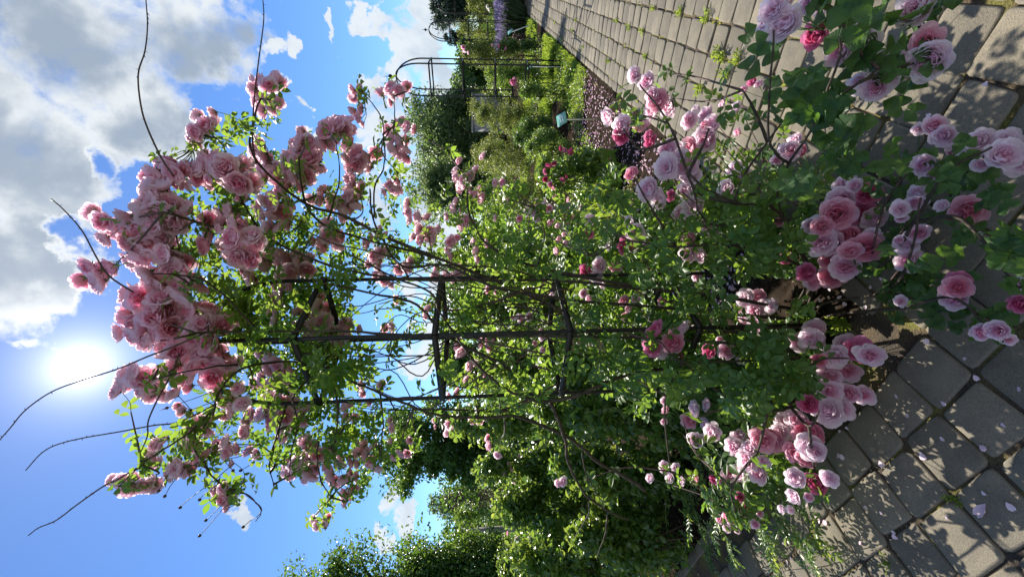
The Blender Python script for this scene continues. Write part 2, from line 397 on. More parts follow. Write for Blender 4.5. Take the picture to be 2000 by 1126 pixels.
# high thin veil elsewhere behind the viewer, for the light of a broken sky
back = sstep(mth('ADD', mth('MULTIPLY', sep.outputs[1], -1.0), mth('MULTIPLY', mth('SUBTRACT', n1, .5), 2.5)), .25, .7)
core = sstep(mth('ADD', bigc, mth('MULTIPLY', mth('SUBTRACT', fbm(4.0, 8, .55, .2, 21.0), .5), 3.2)), .26, 1.05)
def mixc(f, a, b):
    n = nt.nodes.new('ShaderNodeMix'); n.data_type = 'RGBA'; n.clamp_factor = True
    if isinstance(f, (int, float)): n.inputs[0].default_value = f
    else: L(f, n.inputs[0])
    for i, v in ((6, a), (7, b)):
        if isinstance(v, tuple): n.inputs[i].default_value = (*v, 1)
        else: L(v, n.inputs[i])
    return n.outputs[2]
K = 1/SKY_S
def sc3(c, k=K): return tuple(x*k for x in c)
tint = nt.nodes.new('ShaderNodeMix'); tint.data_type = 'RGBA'; tint.blend_type = 'MULTIPLY'; tint.inputs[0].default_value = 1
L(sky.outputs[0], tint.inputs[6]); tint.inputs[7].default_value = (*SKY_T, 1)
c0 = tint.outputs[2]
bigcol = mixc(core, sc3((.44, .465, .475)), sc3((.19, .23, .28)))
shd = sstep(fbm(7.0, 8, .6, .2, 31.0), .42, .66)
whcol = mixc(shd, sc3((.44, .465, .48)), sc3((.3, .34, .385)))
c1 = mixc(mth('MULTIPLY', whd, .93), c0, whcol)
c1 = mixc(mth('MULTIPLY', back, .8), c1, sc3((.46, .48, .5)))
c2 = mixc(mth('MULTIPLY', bigd, .96), c1, bigcol)
# the sun and its aureole
dp = nt.nodes.new('ShaderNodeVectorMath'); dp.operation = 'DOT_PRODUCT'; L(D, dp.inputs[0]); dp.inputs[1].default_value = [float(c) for c in SUN]
ang = mth('ARCCOSINE', mth('MINIMUM', dp.outputs['Value'], .999999))
g1 = mth('POWER', 2.718, mth('MULTIPLY', ang, -1/.032)); g2 = mth('POWER', 2.718, mth('MULTIPLY', ang, -1/.19))
disc = sstep(ang, .03, .016)
glow = mth('ADD', mth('ADD', mth('MULTIPLY', g1, 1.0*K), mth('MULTIPLY', g2, .105*K)), mth('MULTIPLY', disc, 2.5*K))
gm = nt.nodes.new('ShaderNodeMix'); gm.data_type = 'RGBA'; gm.blend_type = 'ADD'; gm.inputs[0].default_value = 1
gc = nt.nodes.new('ShaderNodeMix'); gc.data_type = 'RGBA'; gc.blend_type = 'MULTIPLY'; gc.inputs[0].default_value = 1
cmb = nt.nodes.new('ShaderNodeCombineColor'); [L(glow, cmb.inputs[i]) for i in range(3)]
L(cmb.outputs[0], gc.inputs[6]); gc.inputs[7].default_value = (1, .95, .95, 1)
L(c2, gm.inputs[6]); L(gc.outputs[2], gm.inputs[7]); L(gm.outputs[2], bg.inputs[0])
w.cycles.sampling_method = 'MANUAL'; w.cycles.sample_map_resolution = 1024

sc.view_settings.view_transform = 'Standard'; sc.view_settings.look = 'None'; sc.view_settings.gamma = 1; sc.view_settings.exposure = EXPO
try: sc.view_settings.use_curve_mapping = False
except Exception: pass
sc.render.engine = 'CYCLES'
cy = sc.cycles; cy.max_bounces = 9; cy.diffuse_bounces = 6; cy.glossy_bounces = 2; cy.transmission_bounces = 6; cy.transparent_max_bounces = 6
cy.sample_clamp_indirect = 6; cy.caustics_reflective = False; cy.caustics_refractive = False

# ------------------------------------------------------------------ ground, beds, paving
def sheet(name, pts, z, m):
    me = mesh(name, [[p[0], p[1], z] for p in pts], [tuple(range(len(pts)))], [m]); return prop(link(name, me), kind='structure')
M['lawn'] = simple('lawn_ground', (.06, .11, .022), 1.0, .0, 0, 3, .5, .4)
M['soil'] = simple('soil', (.032, .024, .018), 1.0, .0, 0, 18, 1.0, .6)
sheet('ground', [(-900, -900), (900, -900), (900, 900), (-900, 900)], -.06, M['lawn'])

# soil of the flower bed: a lumpy sheet
def grid(u0, u1, v0, v1, du, dv, amp, z0, edge=.0):
    nu = int((u1-u0)/du)+1; nv = int((v1-v0)/dv)+1
    us = np.linspace(u0, u1, nu); vs = np.linspace(v0, v1, nv)
    A, B = np.meshgrid(us, vs, indexing='ij')
    z = z0+amp*(np.sin(A*3.1+B*1.7)+np.sin(A*7.3-B*5.1+1)*.6)+rng.normal(size=A.shape)*amp*.5
    X = UU[0]*A+VV[0]*B; Y = UU[1]*A+VV[1]*B
    V = np.stack([X, Y, z], axis=2).reshape(-1, 3); idx = np.arange(nu*nv).reshape(nu, nv)
    Q = np.stack([idx[:-1, :-1], idx[1:, :-1], idx[1:, 1:], idx[:-1, 1:]], axis=2).reshape(-1, 4)[:, ::-1]
    return V, Q
V1, Q1 = grid(1.19, 9.2, -7.5, -1.035, .035, .035, .009, -.012)
prop(link('flower_bed', mesh('flower_bed', V1, Q1, [M['soil']], smooth=True)), kind='structure')
V1, Q1 = grid(10.7, 12.6, -9, -1.035, .06, .06, .01, -.012)
prop(link('flower_bed', mesh('flower_bed', V1, Q1, [M['soil']], smooth=True)), kind='structure')
V1, Q1 = grid(14.6, 30, -9, -1.035, .2, .2, .012, -.012)
prop(link('flower_bed', mesh('flower_bed', V1, Q1, [M['soil']], smooth=True)), kind='structure')
for a, b in ((9.2, 10.7), (12.6, 14.6)):
    sheet('lawn', [uv(a, -9)[:2], uv(b, -9)[:2], uv(b, -1.035)[:2], uv(a, -1.035)[:2]], -.02, M['lawn'])

# joint filling: sand, soil and moss
m, nt2, o2 = mat('joint_moss'); L2 = nt2.links.new
b = N(nt2, 'ShaderNodeBsdfPrincipled', Roughness=.95); t2 = N(nt2, 'ShaderNodeTexCoord')
nz = N(nt2, 'ShaderNodeTexNoise', Scale=5.0, Detail=5.0); L2(t2.outputs['Object'], nz.inputs['Vector'])
nf = N(nt2, 'ShaderNodeTexNoise', Scale=160.0, Detail=3.0); L2(t2.outputs['Object'], nf.inputs['Vector'])
c = ramp(nt2, nz.outputs['Fac'], [(.4, (.045, .034, .024)), (.52, (.085, .06, .03)), (.6, (.12, .11, .02)), (.75, (.14, .16, .02))])
mx = N(nt2, 'ShaderNodeMix', data_type='RGBA', blend_type='MULTIPLY'); mx.inputs[0].default_value = .8
L2(c, mx.inputs[6]); L2(ramp(nt2, nf.outputs['Fac'], [(.3, (.45, .45, .45)), (.7, (1.4, 1.4, 1.4))]), mx.inputs[7]); L2(mx.outputs[2], b.inputs['Base Color'])
bp = N(nt2, 'ShaderNodeBump', Strength=.9, Distance=.006); L2(nf.outputs['Fac'], bp.inputs['Height']); L2(bp.outputs[0], b.inputs['Normal']); L2(b.outputs[0], o2.inputs[0])
M['joint'] = m
sheet('path_joints', [uv(-3, -9)[:2], uv(1.2, -9)[:2], uv(1.2, -1.035)[:2], uv(45, -1.035)[:2], uv(45, 3.6)[:2], uv(-3, 3.6)[:2]], -.0085, M['joint'])

# concrete pavers with tumbled corners
m, nt2, o2 = mat('paver'); L2 = nt2.links.new
b = N(nt2, 'ShaderNodeBsdfPrincipled', Roughness=.82); b.inputs['Specular IOR Level'].default_value = .3
a = N(nt2, 'ShaderNodeAttribute', attribute_name='tone'); t2 = N(nt2, 'ShaderNodeTexCoord')
c = ramp(nt2, a.outputs['Fac'], [(0, (.135, .12, .094)), (.35, (.165, .147, .114)), (.7, (.182, .162, .126)), (1, (.21, .184, .14))])
def noi(s, d, lo, hi, p=(.3, .7)):
    n = N(nt2, 'ShaderNodeTexNoise', Scale=s, Detail=d, Roughness=.65); L2(t2.outputs['Object'], n.inputs['Vector'])
    return ramp(nt2, n.outputs['Fac'], [(p[0], lo), (p[1], hi)]), n
def mul(x, y, f=1.0):
    k = N(nt2, 'ShaderNodeMix', data_type='RGBA', blend_type='MULTIPLY'); k.inputs[0].default_value = f; L2(x, k.inputs[6]); L2(y, k.inputs[7]); return k.outputs[2]
r1, _ = noi(9, 6, (.78, .78, .8), (1.2, 1.18, 1.12)); r2, nf = noi(260, 4, (.62, .62, .64), (1.3, 1.3, 1.28)); r3, _ = noi(2.2, 5, (.85, .86, .84), (1.1, 1.1, 1.1))
vor = N(nt2, 'ShaderNodeTexVoronoi', Scale=95.0); L2(t2.outputs['Object'], vor.inputs['Vector'])
spk = ramp(nt2, vor.outputs['Distance'], [(.0, (1.7, 1.7, 1.65)), (.14, (1, 1, 1))])
c = mul(mul(mul(mul(c, r1), r2), r3), spk, .8); L2(c, b.inputs['Base Color'])
bp = N(nt2, 'ShaderNodeBump', Strength=.5, Distance=.004); L2(nf.outputs['Fac'], bp.inputs['Height']); L2(bp.outputs[0], b.inputs['Normal']); L2(b.outputs[0], o2.inputs[0])
M['paver'] = m

pv_V = []; pv_F = []; pv_T = []; pv_n = 0
def paver(u0, u1, v0, v1, near, seed):
    global pv_n
    r = rng
    rad = .016+.012*r.random()**1.5
    cor = [(u0, v0), (u1, v0), (u1, v1), (u0, v1)]; cu, cv = (u0+u1)/2, (v0+v1)/2
    cor = [(a+r.normal()*.004, c_+r.normal()*.004) for a, c_ in cor]
    zt = .0015+r.normal()*.0022; tu, tv = r.normal()*.011, r.normal()*.011
    k = 3 if near else 2
    ring = []
    for i in range(4):
        p = np.array(cor[i]); a = np.array(cor[i-1])-p; c_ = np.array(cor[(i+1) % 4])-p
        a /= np.linalg.norm(a); c_ /= np.linalg.norm(c_)
        for j in range(k):
            t = j/(k-1); q = p+a*rad*(1-t)**2+c_*rad*t*t
            if near: q = q+r.normal(size=2)*.0008
            ring.append(q)
    n = len(ring); tone = r.random()
    def zz(q): return zt+(q[0]-cu)*tu+(q[1]-cv)*tv
    levels = [(1.0, -.035), (1.0, -.008), (.965, -.0015), (.9, 0.0)] if near else [(1.0, -.03), (.985, -.002), (.94, 0)]
    for s, dz in levels:
        for q in ring:
            qq = np.array([cu, cv])+(q-np.array([cu, cv]))*s
            g = UU*qq[0]+VV*qq[1]; pv_V.append((g[0], g[1], zz(qq)+dz)); pv_T.append(tone)
    m_ = len(levels)
    for l in range(m_-1):
        for i in range(n):
            j = (i+1) % n; pv_F.append((pv_n+l*n+i, pv_n+(l+1)*n+i, pv_n+(l+1)*n+j, pv_n+l*n+j))
    pv_F.append(tuple(pv_n+(m_-1)*n+i for i in range(n))[::-1]); pv_n += n*m_
g_ = .005
# field: rows of constant v, joints roughly aligned
VROW = V0 = -.953; DV = .182; DU = .187
def inside(u, v):
    X = UU*u+VV*v
    return X[1] > -.3 and X[1] < 42 and abs(X[0]) < 1.15*max(X[1], .2)+1.2
for row in range(-42, 26):
    v0 = V0+row*DV
    uend = 1.118 if row < 0 else 40
    off = rng.normal()*.006
    k0, k1 = int((-1-.585)/DU), int((uend-.585)/DU)
    for k in range(k0, k1+1):
        u0 = .585+k*DU+off; u1 = u0+DU
        if row < 0 and u1 > 1.125+.01: continue
        if not inside((u0+u1)/2, v0+DV/2): continue
        gg = g_*(.6+.8*rng.random())
        paver(u0+gg, u1-gg, v0+gg, v0+DV-gg, math.hypot(*(UU*u0+VV*v0)) < 4.5, k)
# edging course: slim stones laid along the bed
for k in range(0, 210):
    u0 = 1.125+k*DU; gg = g_*.7
    if inside(u0+.1, -1): paver(u0+gg, u0+DU-gg, -1.037, V0-gg, u0 < 5, k)
for k in range(0, 34):
    v1 = V0-k*DV; gg = g_*.7
    if k > 0 and inside(1.16, v1-.1): paver(1.128, 1.2, v1-DV+gg, v1-gg, k < 22, k)
prop(link('path', mesh('path', pv_V, pv_F, [M['paver']], attrs={'tone': pv_T})), kind='structure')

# ------------------------------------------------------------------ obelisks
def obelisk(base, label, w=.42, r=.0088, k=0.0):
    base = np.array([base[0], base[1], 0.0]); o = empty('garden_obelisk', base, label, 'obelisk', 'metal rose obelisks along the path')
    hb = w/2; zs = 2.42+k; top = zs+.22+hb*.9
    cr = [UU*a*hb+VV*b_*hb for a, b_ in ((1, 1), (1, -1), (-1, -1), (-1, 1))]
    for c_ in cr:
        pts = [[c_[0], c_[1], -.02]]+[[c_[0], c_[1], z] for z in (.62, 1.2, 1.8, zs)]
        for t in np.linspace(.1, 1, 9):
            a_ = t*math.pi/2; pts.append([c_[0]*math.cos(a_), c_[1]*math.cos(a_), zs+(top-zs)*math.sin(a_)])
        mb = MB(); mb.tube(pts, r, 8); link('leg', mb.mesh('leg', [M['iron']]), o, (0, 0, 0))
    for z in (.58+k, 1.14+k, 1.7+k, 2.26+k):
        mb = MB()
        for i in range(4):
            p, q = cr[i], cr[(i+1) % 4]; d = (q-p)/np.linalg.norm(q-p); nrm = np.array([-d[1], d[0]])
            mid = (p+q)/2; s_ = np.sign(nrm@mid) or 1; mid = mid+nrm*s_*(r+.003)
            mb.box([mid[0], mid[1], z], np.linalg.norm(q-p)+2*r, 0.006, .026, np.array([[d[0], -d[1], 0], [d[1], d[0], 0], [0, 0, 1]]))
        link('ring', mb.mesh('ring', [M['iron']], False), o, (0, 0, 0))
    mb = MB(); mb.tube([[0, 0, top-.01], [0, 0, top+.07]], .007, 6); mb.sphere([0, 0, top+.1], .036, 14, 10); mb.tube([[0, 0, top+.13], [0, 0, top+.17], [0, 0, top+.24]], [.006, .005, .001], 6)
    link('finial', mb.mesh('finial', [M['iron']]), o, (0, 0, 0)); return o
OB = uv(1.47, -1.40)
obelisk(OB, 'dark iron obelisk wrapped in canes of the big pink climbing rose in the front bed', .40)
obelisk(P(945, 152, 7.4), 'bare black iron obelisk with ball finial, in full view just beyond the front rose', .5, .0125, .07)
obelisk(P(945, 61, 12.4), 'black iron obelisk with ball finial farther along the bed, before the lavender', .5, .0135, .07)
obelisk(P(945, 12, 15.5), 'farthest black iron obelisk, half out of the picture beside the blue-grey pine', .5, .0145, .07)

# ------------------------------------------------------------------ bed signs
def bed_sign(px, py, dep, hgt, w_, h_, label, yaw, tilt, plate, stake, lean=(0, 0)):
    top = P(px, py, dep); o = empty('plant_sign', [top[0], top[1], 0], label, 'sign', 'plant signs in the beds')
    z = top[2]
    mb = MB(); mb.tube([[lean[0], lean[1], -.02], [lean[0]*.5, lean[1]*.5, z*.5], [0, 0, z]], .0075 if dep < 9 else .012, 6); link('stake', mb.mesh('stake', [stake]), o, (0, 0, 0))
    cy_, sy_ = math.cos(yaw), math.sin(yaw); ct, st = math.cos(tilt), math.sin(tilt)
    Rz = np.array([[cy_, -sy_, 0], [sy_, cy_, 0], [0, 0, 1]]); Rx = np.array([[1, 0, 0], [0, ct, -st], [0, st, ct]]); Rm = Rz @ Rx
    mb = MB(); mb.box(Rm@np.array([0, 0, 0])+np.array([0, 0, z+h_*.3]), w_, .006, h_, Rm, 0)
    pl = link('plate', mb.mesh('plate', [plate], False), o, (0, 0, 0))
    mk = MB(); c0_ = np.array([0, 0, z+h_*.3])
    for ang_ in np.linspace(0, 2*math.pi, 6)[:-1]:
        q = Rm@np.array([w_*.2+math.cos(ang_)*h_*.14, -.0045, h_*.05+math.sin(ang_)*h_*.14]); mk.box(c0_+q, h_*.16, .002, h_*.16, Rm)
    mk.box(c0_+Rm@np.array([-w_*.15, -.0045, -h_*.12]), w_*.4, .002, h_*.06, Rm)
    mk.box(c0_+Rm@np.array([-w_*.15, -.0045, h_*.08]), w_*.4, .002, h_*.06, Rm)
    link('white_mark', mk.mesh('white_mark', [M['sign_white']], False), pl, (0, 0, 0)); return o
bed_sign(1103, 233, 5.2, .5, .2, .13, 'green plant sign on a pale stake, nearest to the big pink rose', R(30), R(-38), M['sign_green'], M['stake'])
bed_sign(1040, 130, 7.3, .5, .19, .12, 'green plant sign on a grey stake at the foot of the bare obelisk', R(58), R(-38), M['sign_green'], M['tag_white'])
bed_sign(1000, 62, 11.5, .5, .24, .16, 'pale green tilted plant sign beside the lavender', R(40), R(-38), M['sign_green'], M['tag_white'], (.15, -.1))
bed_sign(1022, 85, 11.2, .4, .2, .14, 'pale grey plant sign leaning before the far lawn strip', R(70), R(-30), M['tag_white'], M['tag_white'], (.05, 0))
# ------------------------------------------------------------------ rose blooms (unit radius)
def bloom_mesh(seed, opened=1.0, ragged=.05):
    r = np.random.default_rng(seed); mb = MB()
    def petal(phi, Wd, prof, tone0, tone1, ns=5, ntt=4, tilt=0.0, ruf=.05):
        V = []; T = []
        dx = r.normal(size=3)*.03; roll = r.normal()*.12
        for i in range(ntt+1):
            t = i/ntt
            for j in range(ns+1):
                s = -1+2*j/ns
                te = t*(1-.22*abs(s)**2.5*t-.06*(1-abs(s))**2*t)
                rr, z = prof(te)
                a = phi+s*Wd*(1-.25*t*t*(1 if Wd < .9 else .5))
                rr = rr*(1+.05*math.cos(s*3))+ruf*r.normal()*.5*t; z = z+ruf*r.normal()*t+roll*s*t*.3
                V.append([rr*math.cos(a)+dx[0]*t, rr*math.sin(a)+dx[1]*t, z+dx[2]*t]); T.append(tone0+(tone1-tone0)*t)
        Fc = [(i*(ns+1)+j, i*(ns+1)+j+1, (i+1)*(ns+1)+j+1, (i+1)*(ns+1)+j) for i in range(ntt) for j in range(ns)]
        mb.add(V, Fc, 0, np.array(T))
    o = opened
    whorls = [  # count, half width, profile end radius, height, inward curl, tones
        (6, .72, .88+.12*o, .02+.35*(1-o), 0.15, .12, -.1), (6, .68, .9, .22+.25*(1-o), .0, .22, -.1), (6, .66, .76, .42, -.14, .34, 0.0),
        (7, .6, .58, .5, -.24, .5, .1), (6, .66, .42, .5, -.22, .66, .25)]
    ph = r.random()*6
    for wi, (n, Wd, R1, h, curl, ta, tb) in enumerate(whorls):
        ph += .45
        for k in range(n):
            sc_ = 1+r.normal()*.07
            def prof(t, R1=R1, h=h, curl=curl, sc_=sc_):
                return (.08+(R1*sc_-.08)*(math.sin(min(t*1.35, 1.35))/math.sin(1.35))+curl*max(0, t-.7)*1.2, -.42+(h+.42)*t**1.25-(.28*max(0, t-.72) if curl > 0 else 0))
            petal(ph+2*math.pi*k/n+r.normal()*.12, Wd, prof, ta+.25, tb+r.normal()*.05, ruf=.014+ragged*.35)
    # quartered, crumpled heart
    for k in range(13):
        a = r.random()*6.28; rad = .36*math.sqrt(r.random()); w_ = .2+.1*r.random(); h = .42+.12*r.random()-.25*rad
        th = a+math.pi/2*(1 if r.random() < .5 else .2)+r.normal()*.4
        c_, s_ = math.cos(th), math.sin(th); V = []; T = []
        for i in range(4):
            t = i/3
            for j in range(4):
                s = -1+2*j/3
                x = s*w_*(.5+.6*t)*(1-.15*s*s*t); y = .1*s*s+.1*(t-.5)*(1 if k % 2 else -1)+r.normal()*.015; z = (h+.1)*t-.12*s*s*t-.1
                V.append([rad*math.cos(a)+x*c_-y*s_, rad*math.sin(a)+x*s_+y*c_, z]); T.append(.85-.25*t)
        mb.add(V, [(i*4+j, i*4+j+1, (i+1)*4+j+1, (i+1)*4+j) for i in range(3) for j in range(3)], 0, np.array(T))
    # receptacle, sepals
    mb.tube([[0, 0, -.62], [0, 0, -.52], [0, 0, -.42], [0, 0, -.36]], [.03, .11, .13, .1], 7, 1, .5)
    for k in range(5):
        a = k*1.257; d = np.array([math.cos(a), math.sin(a)]); e = np.array([-d[1], d[0]])
        mb.add([[*(d*.09-e*.07), -.42], [*(d*.09+e*.07), -.42], [*(d*.36+e*.06), -.44], [*(d*.55), -.36-.15*r.random()], [*(d*.36-e*.06), -.44]], [(0, 1, 2, 3, 4)], 1, .5)
    return mb
def bud_mesh(seed):
    r = np.random.default_rng(seed); mb = MB(); V = []; T = []; n = 10
    for i in range(8):
        t = i/7; rr = .62*math.sin(math.pi*min(1, .12+.83*t))**.8
        for k in range(n):
            a = 2*math.pi*k/n+t*1.1; q = rr*(1+.09*math.cos(a*3+t*5))
            V.append([q*math.cos(a), q*math.sin(a), -.5+1.35*t]); T.append(.35+.4*t)
    mb.add(V, [(i*n+k, i*n+(k+1) % n, (i+1)*n+(k+1) % n, (i+1)*n+k) for i in range(7) for k in range(n)]+[tuple(7*n+k for k in range(n))], 0, np.array(T))
    for k in range(5):
        a = k*1.257; d = np.array([math.cos(a), math.sin(a)]); e = np.array([-d[1], d[0]])
        mb.add([[*(d*.2-e*.2), -.55], [*(d*.2+e*.2), -.55], [*(d*.66+e*.14), -.05], [*(d*.62), .55], [*(d*.66-e*.14), -.05]], [(0, 1, 2, 3, 4)], 1, .5)
    mb.tube([[0, 0, -.85], [0, 0, -.7], [0, 0, -.5]], [.06, .16, .2], 7, 1, .5); return mb
def bmesh_(mb, name, pm): return mb.mesh(name, [pm, M['green_stem']])
M['petal_lilac'] = petal_mat('petal_lilac', [(0, (.95, .84, .9)), (.4, (.93, .73, .83)), (.75, (.9, .56, .7)), (1, (.86, .42, .57))], .58)
BL = {}
for key, pm in (('p', M['petal_pale']), ('m', M['petal_mid']), ('d', M['petal_deep']), ('q', M['petal_lilac'])):
    BL[key] = [bmesh_(bloom_mesh(s, op, rg), 'rose_bloom', pm) for s, op, rg in ((1, .55, .03), (2, .35, .05), (3, .15, .03), (4, .75, .06), (5, .05, .04), (8, .3, .06))]
    BL[key+'b'] = [bmesh_(bud_mesh(9), 'rose_bud', pm)]
BL['R'] = [bmesh_(bloom_mesh(6, .9, .05), 'rose_bloom', M['petal_red'])]
M['petal_white'] = petal_mat('petal_white', [(0, (.85, .84, .78)), (1, (.8, .76, .66))])
BL['W'] = [bmesh_(bloom_mesh(7, .9, .05), 'rose_bloom', M['petal_white'])]
# ------------------------------------------------------------------ where the photo shows blooms: x, y, radius, d = deep pink
BD = """382 258 18;400 245 18;415 238 15;372 268 12;510 162 18;525 168 18;495 175 15;538 160 12;512 215 16;530 212 15
331 315 18;340 335 25;301 339 20;315 360 28;365 330 17;285 369 18;401 319 24;440 328 27;417 307 17;378 321 14;408 351 11 d;387 328 18;466 358 24;491 355 20;449 360 15
292 394 28;289 415 32;324 401 28;324 417 28;363 410 24;346 436 26;200 432 22;203 467 18;248 427 25;241 440 18;275 450 26;299 440 22;324 458 24;292 472 24
445 408 17;408 429 20;454 438 17;427 447 10;452 465 24;491 459 22;275 490 25;325 497 24;345 515 24;270 505 24;320 495 22;285 535 26;340 530 26;365 550 20;172 520 20;215 522 20;190 550 24;400 480 20
465 500 24;490 505 22;480 525 20;500 470 24;520 475 20;530 490 18;490 515 20;520 510 20
688 177 13;702 174 13;762 172 16;780 178 14;765 188 11;690 217 12;705 210 10;700 230 11;640 255 22;660 245 20;672 250 16;655 265 18;675 265 14;585 277 16;607 280 18;630 280 16;580 290 12
600 310 22 m;620 310 16;575 320 18;550 330 20;530 330 18;545 350 18;600 345 18;570 345 16;510 305 20;495 295 15;697 300 19;715 307 17;675 312 15;697 320 18;682 335 14
772 242 12;795 247 13;765 270 15;777 272 14;765 290 17;790 292 15;781 283 13;770 370 14;757 362 9;750 375 9;762 360 10;780 370 10;795 397 12;797 415 11;815 425 15;800 430 10;705 365 12;625 388 15
680 385 16;665 400 18;695 400 16;675 408 14;655 398 13;535 395 22;555 415 18;530 420 18;515 392 16;545 445 15;642 460 19;650 468 15;610 470 12;600 527 18;570 530 20;580 515 15;560 555 16
715 475 13;730 500 14;745 492 13;738 522 12;750 545 15;762 555 12;795 522 14;802 510 10;750 460 12;740 457 10;830 460 14;840 450 13;820 468 12;845 468 12;942 305 9;897 314 9
910 350 17;890 345 11;920 343 12;905 360 13;940 387 13;925 380 10;885 407 12;872 422 9;900 410 6 d;915 432 13 m;900 440 12;967 357 9;982 356 9;880 472 13;892 465 9;880 500 10;930 490 13;925 470 9;950 475 10;967 425 8;992 390 8
850 540 12;872 537 12;895 537 12;886 545 9
1240 147 16;1265 160 18;1275 185 14;1285 197 21;1305 210 20;1187 227 17;1217 245 22;1215 265 17 d;1252 250 16;1268 265 11 d;1270 277 14 d;1347 235 16;1342 248 7 d;1360 215 9;1390 245 20;1375 243 8 d;1380 272 25
1305 290 20;1345 290 22;1302 327 25;1340 325 25;1350 345 20;1330 305 16;1470 159 10 d;1482 165 9;1452 175 8 d;1437 210 12;1410 203 8;1440 258 8;1235 340 16 m;1267 370 25;1340 372 20;1312 382 12 d;1355 405 24
1232 432 13;1242 455 18;1223 480 18 d;1152 430 14;1150 456 10 d;1145 531 15 d;1172 517 17;1202 520 15 m;1165 540 14;1177 555 10;1190 480 10;1345 495 19;1370 500 15;1345 465 14;1380 440 14;1395 456 12;1362 540 11
1435 330 16;1455 340 14;1467 355 12;1420 367 18;1450 375 11;1062 400 10;1072 407 8;1030 415 10;1050 425 10;1047 395 8;1045 415 12;1075 435 9;1090 440 7;1015 427 8;1105 475 8;1092 467 7;1087 490 9;1102 457 6
1532 47 33;1510 20 25;1525 5 25;1580 5 20;1790 15 36;1592 70 26 d;1690 85 32;1665 75 28;1640 100 26;1735 125 30;1710 170 26;1735 150 22;1810 82 27 m;1815 120 37
1825 245 20;1845 265 22;1795 252 12;1860 275 15;1915 275 26;1960 278 26;1895 302 20;1960 303 30;1865 297 17;1992 320 22;1915 322 14;1805 322 21;1820 350 20;1792 375 16;1757 408 16;1785 397 17;1760 425 10;1892 410 30;1840 402 12
1772 475 22;1775 510 25;1795 455 18;1755 470 10;1697 377 22 d;1645 360 16;1670 362 14;1643 390 25;1636 417 32;1680 415 26 d;1709 429 22;1606 442 20 m;1657 459 22;1686 449 18;1606 475 28;1662 491 20 m;1691 484 28;1705 463 18;1620 507 18;1650 522 26;1625 475 24;1575 532 20 d
1537 505 14 d;1545 295 18;1565 295 12;1517 312 11;1530 290 10;1520 430 13;1870 550 20 d;1990 555 15
1510 598 16;1865 583 24;1870 560 22 m;1992 593 18 d;1760 588 12;1917 648 18;1950 645 20;1970 663 11;1590 643 20;1585 663 22;1630 693 24;1600 703 14;1675 683 24 d;1700 693 22;1655 723 24;1620 733 20;1620 763 22;1660 768 22
1580 788 18 d;1620 803 30;1645 798 22;1537 823 22;1525 843 18;1507 858 25 m;1580 843 28;1585 873 26;1575 893 20 m;1555 933 20;1595 943 20 d;1620 933 16;1552 968 14;1580 970 9;1527 993 9;1545 995 9
1020 623 11;1035 618 9;1010 620 8;1002 620 8;1080 573 9;1140 573 9;1150 583 8;1060 658 9;1045 670 6;1060 683 7;1057 645 6;1242 585 9;1220 588 11;1227 603 8;1220 615 9;1295 588 11;1282 645 22 d;1275 678 19 d;1315 668 24 m;1320 693 16 d;1330 643 18
1387 685 16 d;1420 685 18;1405 663 7 d;1450 703 12;1457 583 20;1475 608 18;1495 598 16;1455 618 12;1480 635 18;1357 798 17;1382 790 14;1347 820 16;1392 843 19;1360 860 17;1380 828 14;1300 783 9;1300 800 9;1297 823 7
1435 873 20;1460 898 22;1445 923 18;1480 923 20;1465 873 16;1492 900 12;1490 858 24 m;1395 935 9 d;1410 940 11;1445 969 9 d;1425 958 10;1310 933 11;1332 940 9;1300 913 12;1320 913 10;1270 933 10;1360 933 10
1417 1008 8;1442 998 10;1457 990 8;1475 1023 10;1440 1035 7;1420 1030 9;1430 1018 9;1465 1008 8;1447 1015 8;1405 1013 8;1485 1003 7;1100 940 9;1090 943 8
270 628 24;275 635 28;260 655 24;285 665 24;280 583 28;320 583 28;360 583 25;325 613 26;370 608 22;402 603 20;395 633 22;435 635 22;380 658 24;412 668 26;345 688 20;390 708 26;425 708 24;455 713 20;415 738 24;370 728 22;325 733 22
260 728 22;280 738 26;240 748 18;225 765 16;275 763 18;340 768 18;355 803 11;385 828 18;365 843 17;370 863 15;400 823 12;440 863 17;445 883 15;452 905 9;477 843 15;485 880 14;425 768 16;472 788 16;450 803 14;465 758 14
305 868 18;295 888 16;345 913 20;360 923 12;330 928 14;235 938 14;250 953 18;280 948 18;292 938 14;400 888 14;435 953 13;435 975 13;442 990 10;620 598 16;597 615 15;602 638 18;630 628 20;575 650 13;632 650 14;670 648 17;680 658 13;672 630 12;702 643 10
545 713 19;522 698 13;560 725 14;535 625 13;525 605 10;545 570 16;510 738 14;530 748 12;550 788 18;525 798 20;530 818 18;555 813 20;585 803 16;555 833 16;510 808 18;775 585 10;765 638 12;835 603 11;707 753 12;745 750 10;722 785 8;570 763 10;585 700 8
685 788 12;675 813 9;692 815 9;607 873 17;635 890 13;595 863 10;620 888 14;659 858 8;582 903 20;575 913 16;600 920 14;610 933 13;645 925 15;665 908 12;685 903 11;672 935 13;695 930 10;715 885 14;730 870 10;672 965 13;690 955 12;735 913 15
752 890 9;767 893 9;782 885 11;762 863 10;800 860 8;765 835 10;762 820 7;698 863 6;617 1025 11;635 1022 11;940 668 12;955 675 12;965 663 10 d;977 663 11;902 688 15;917 715 11;910 740 9;947 733 6;892 765 10;877 773 9;877 830 12;850 833 5;847 820 5;922 820 9;936 821 9
952 855 8 d;955 870 10;972 888 9;952 565 9;967 570 5 d;300 375 26;305 420 26;310 560 26;300 600 26;350 560 22;335 640 24;360 635 24;395 690 22;430 330 18;300 500 24;250 470 22;330 690 24;305 650 22;350 665 22;300 555 22;345 575 22;375 640 22;300 620 22;390 560 18;350 740 20"""
blooms = []
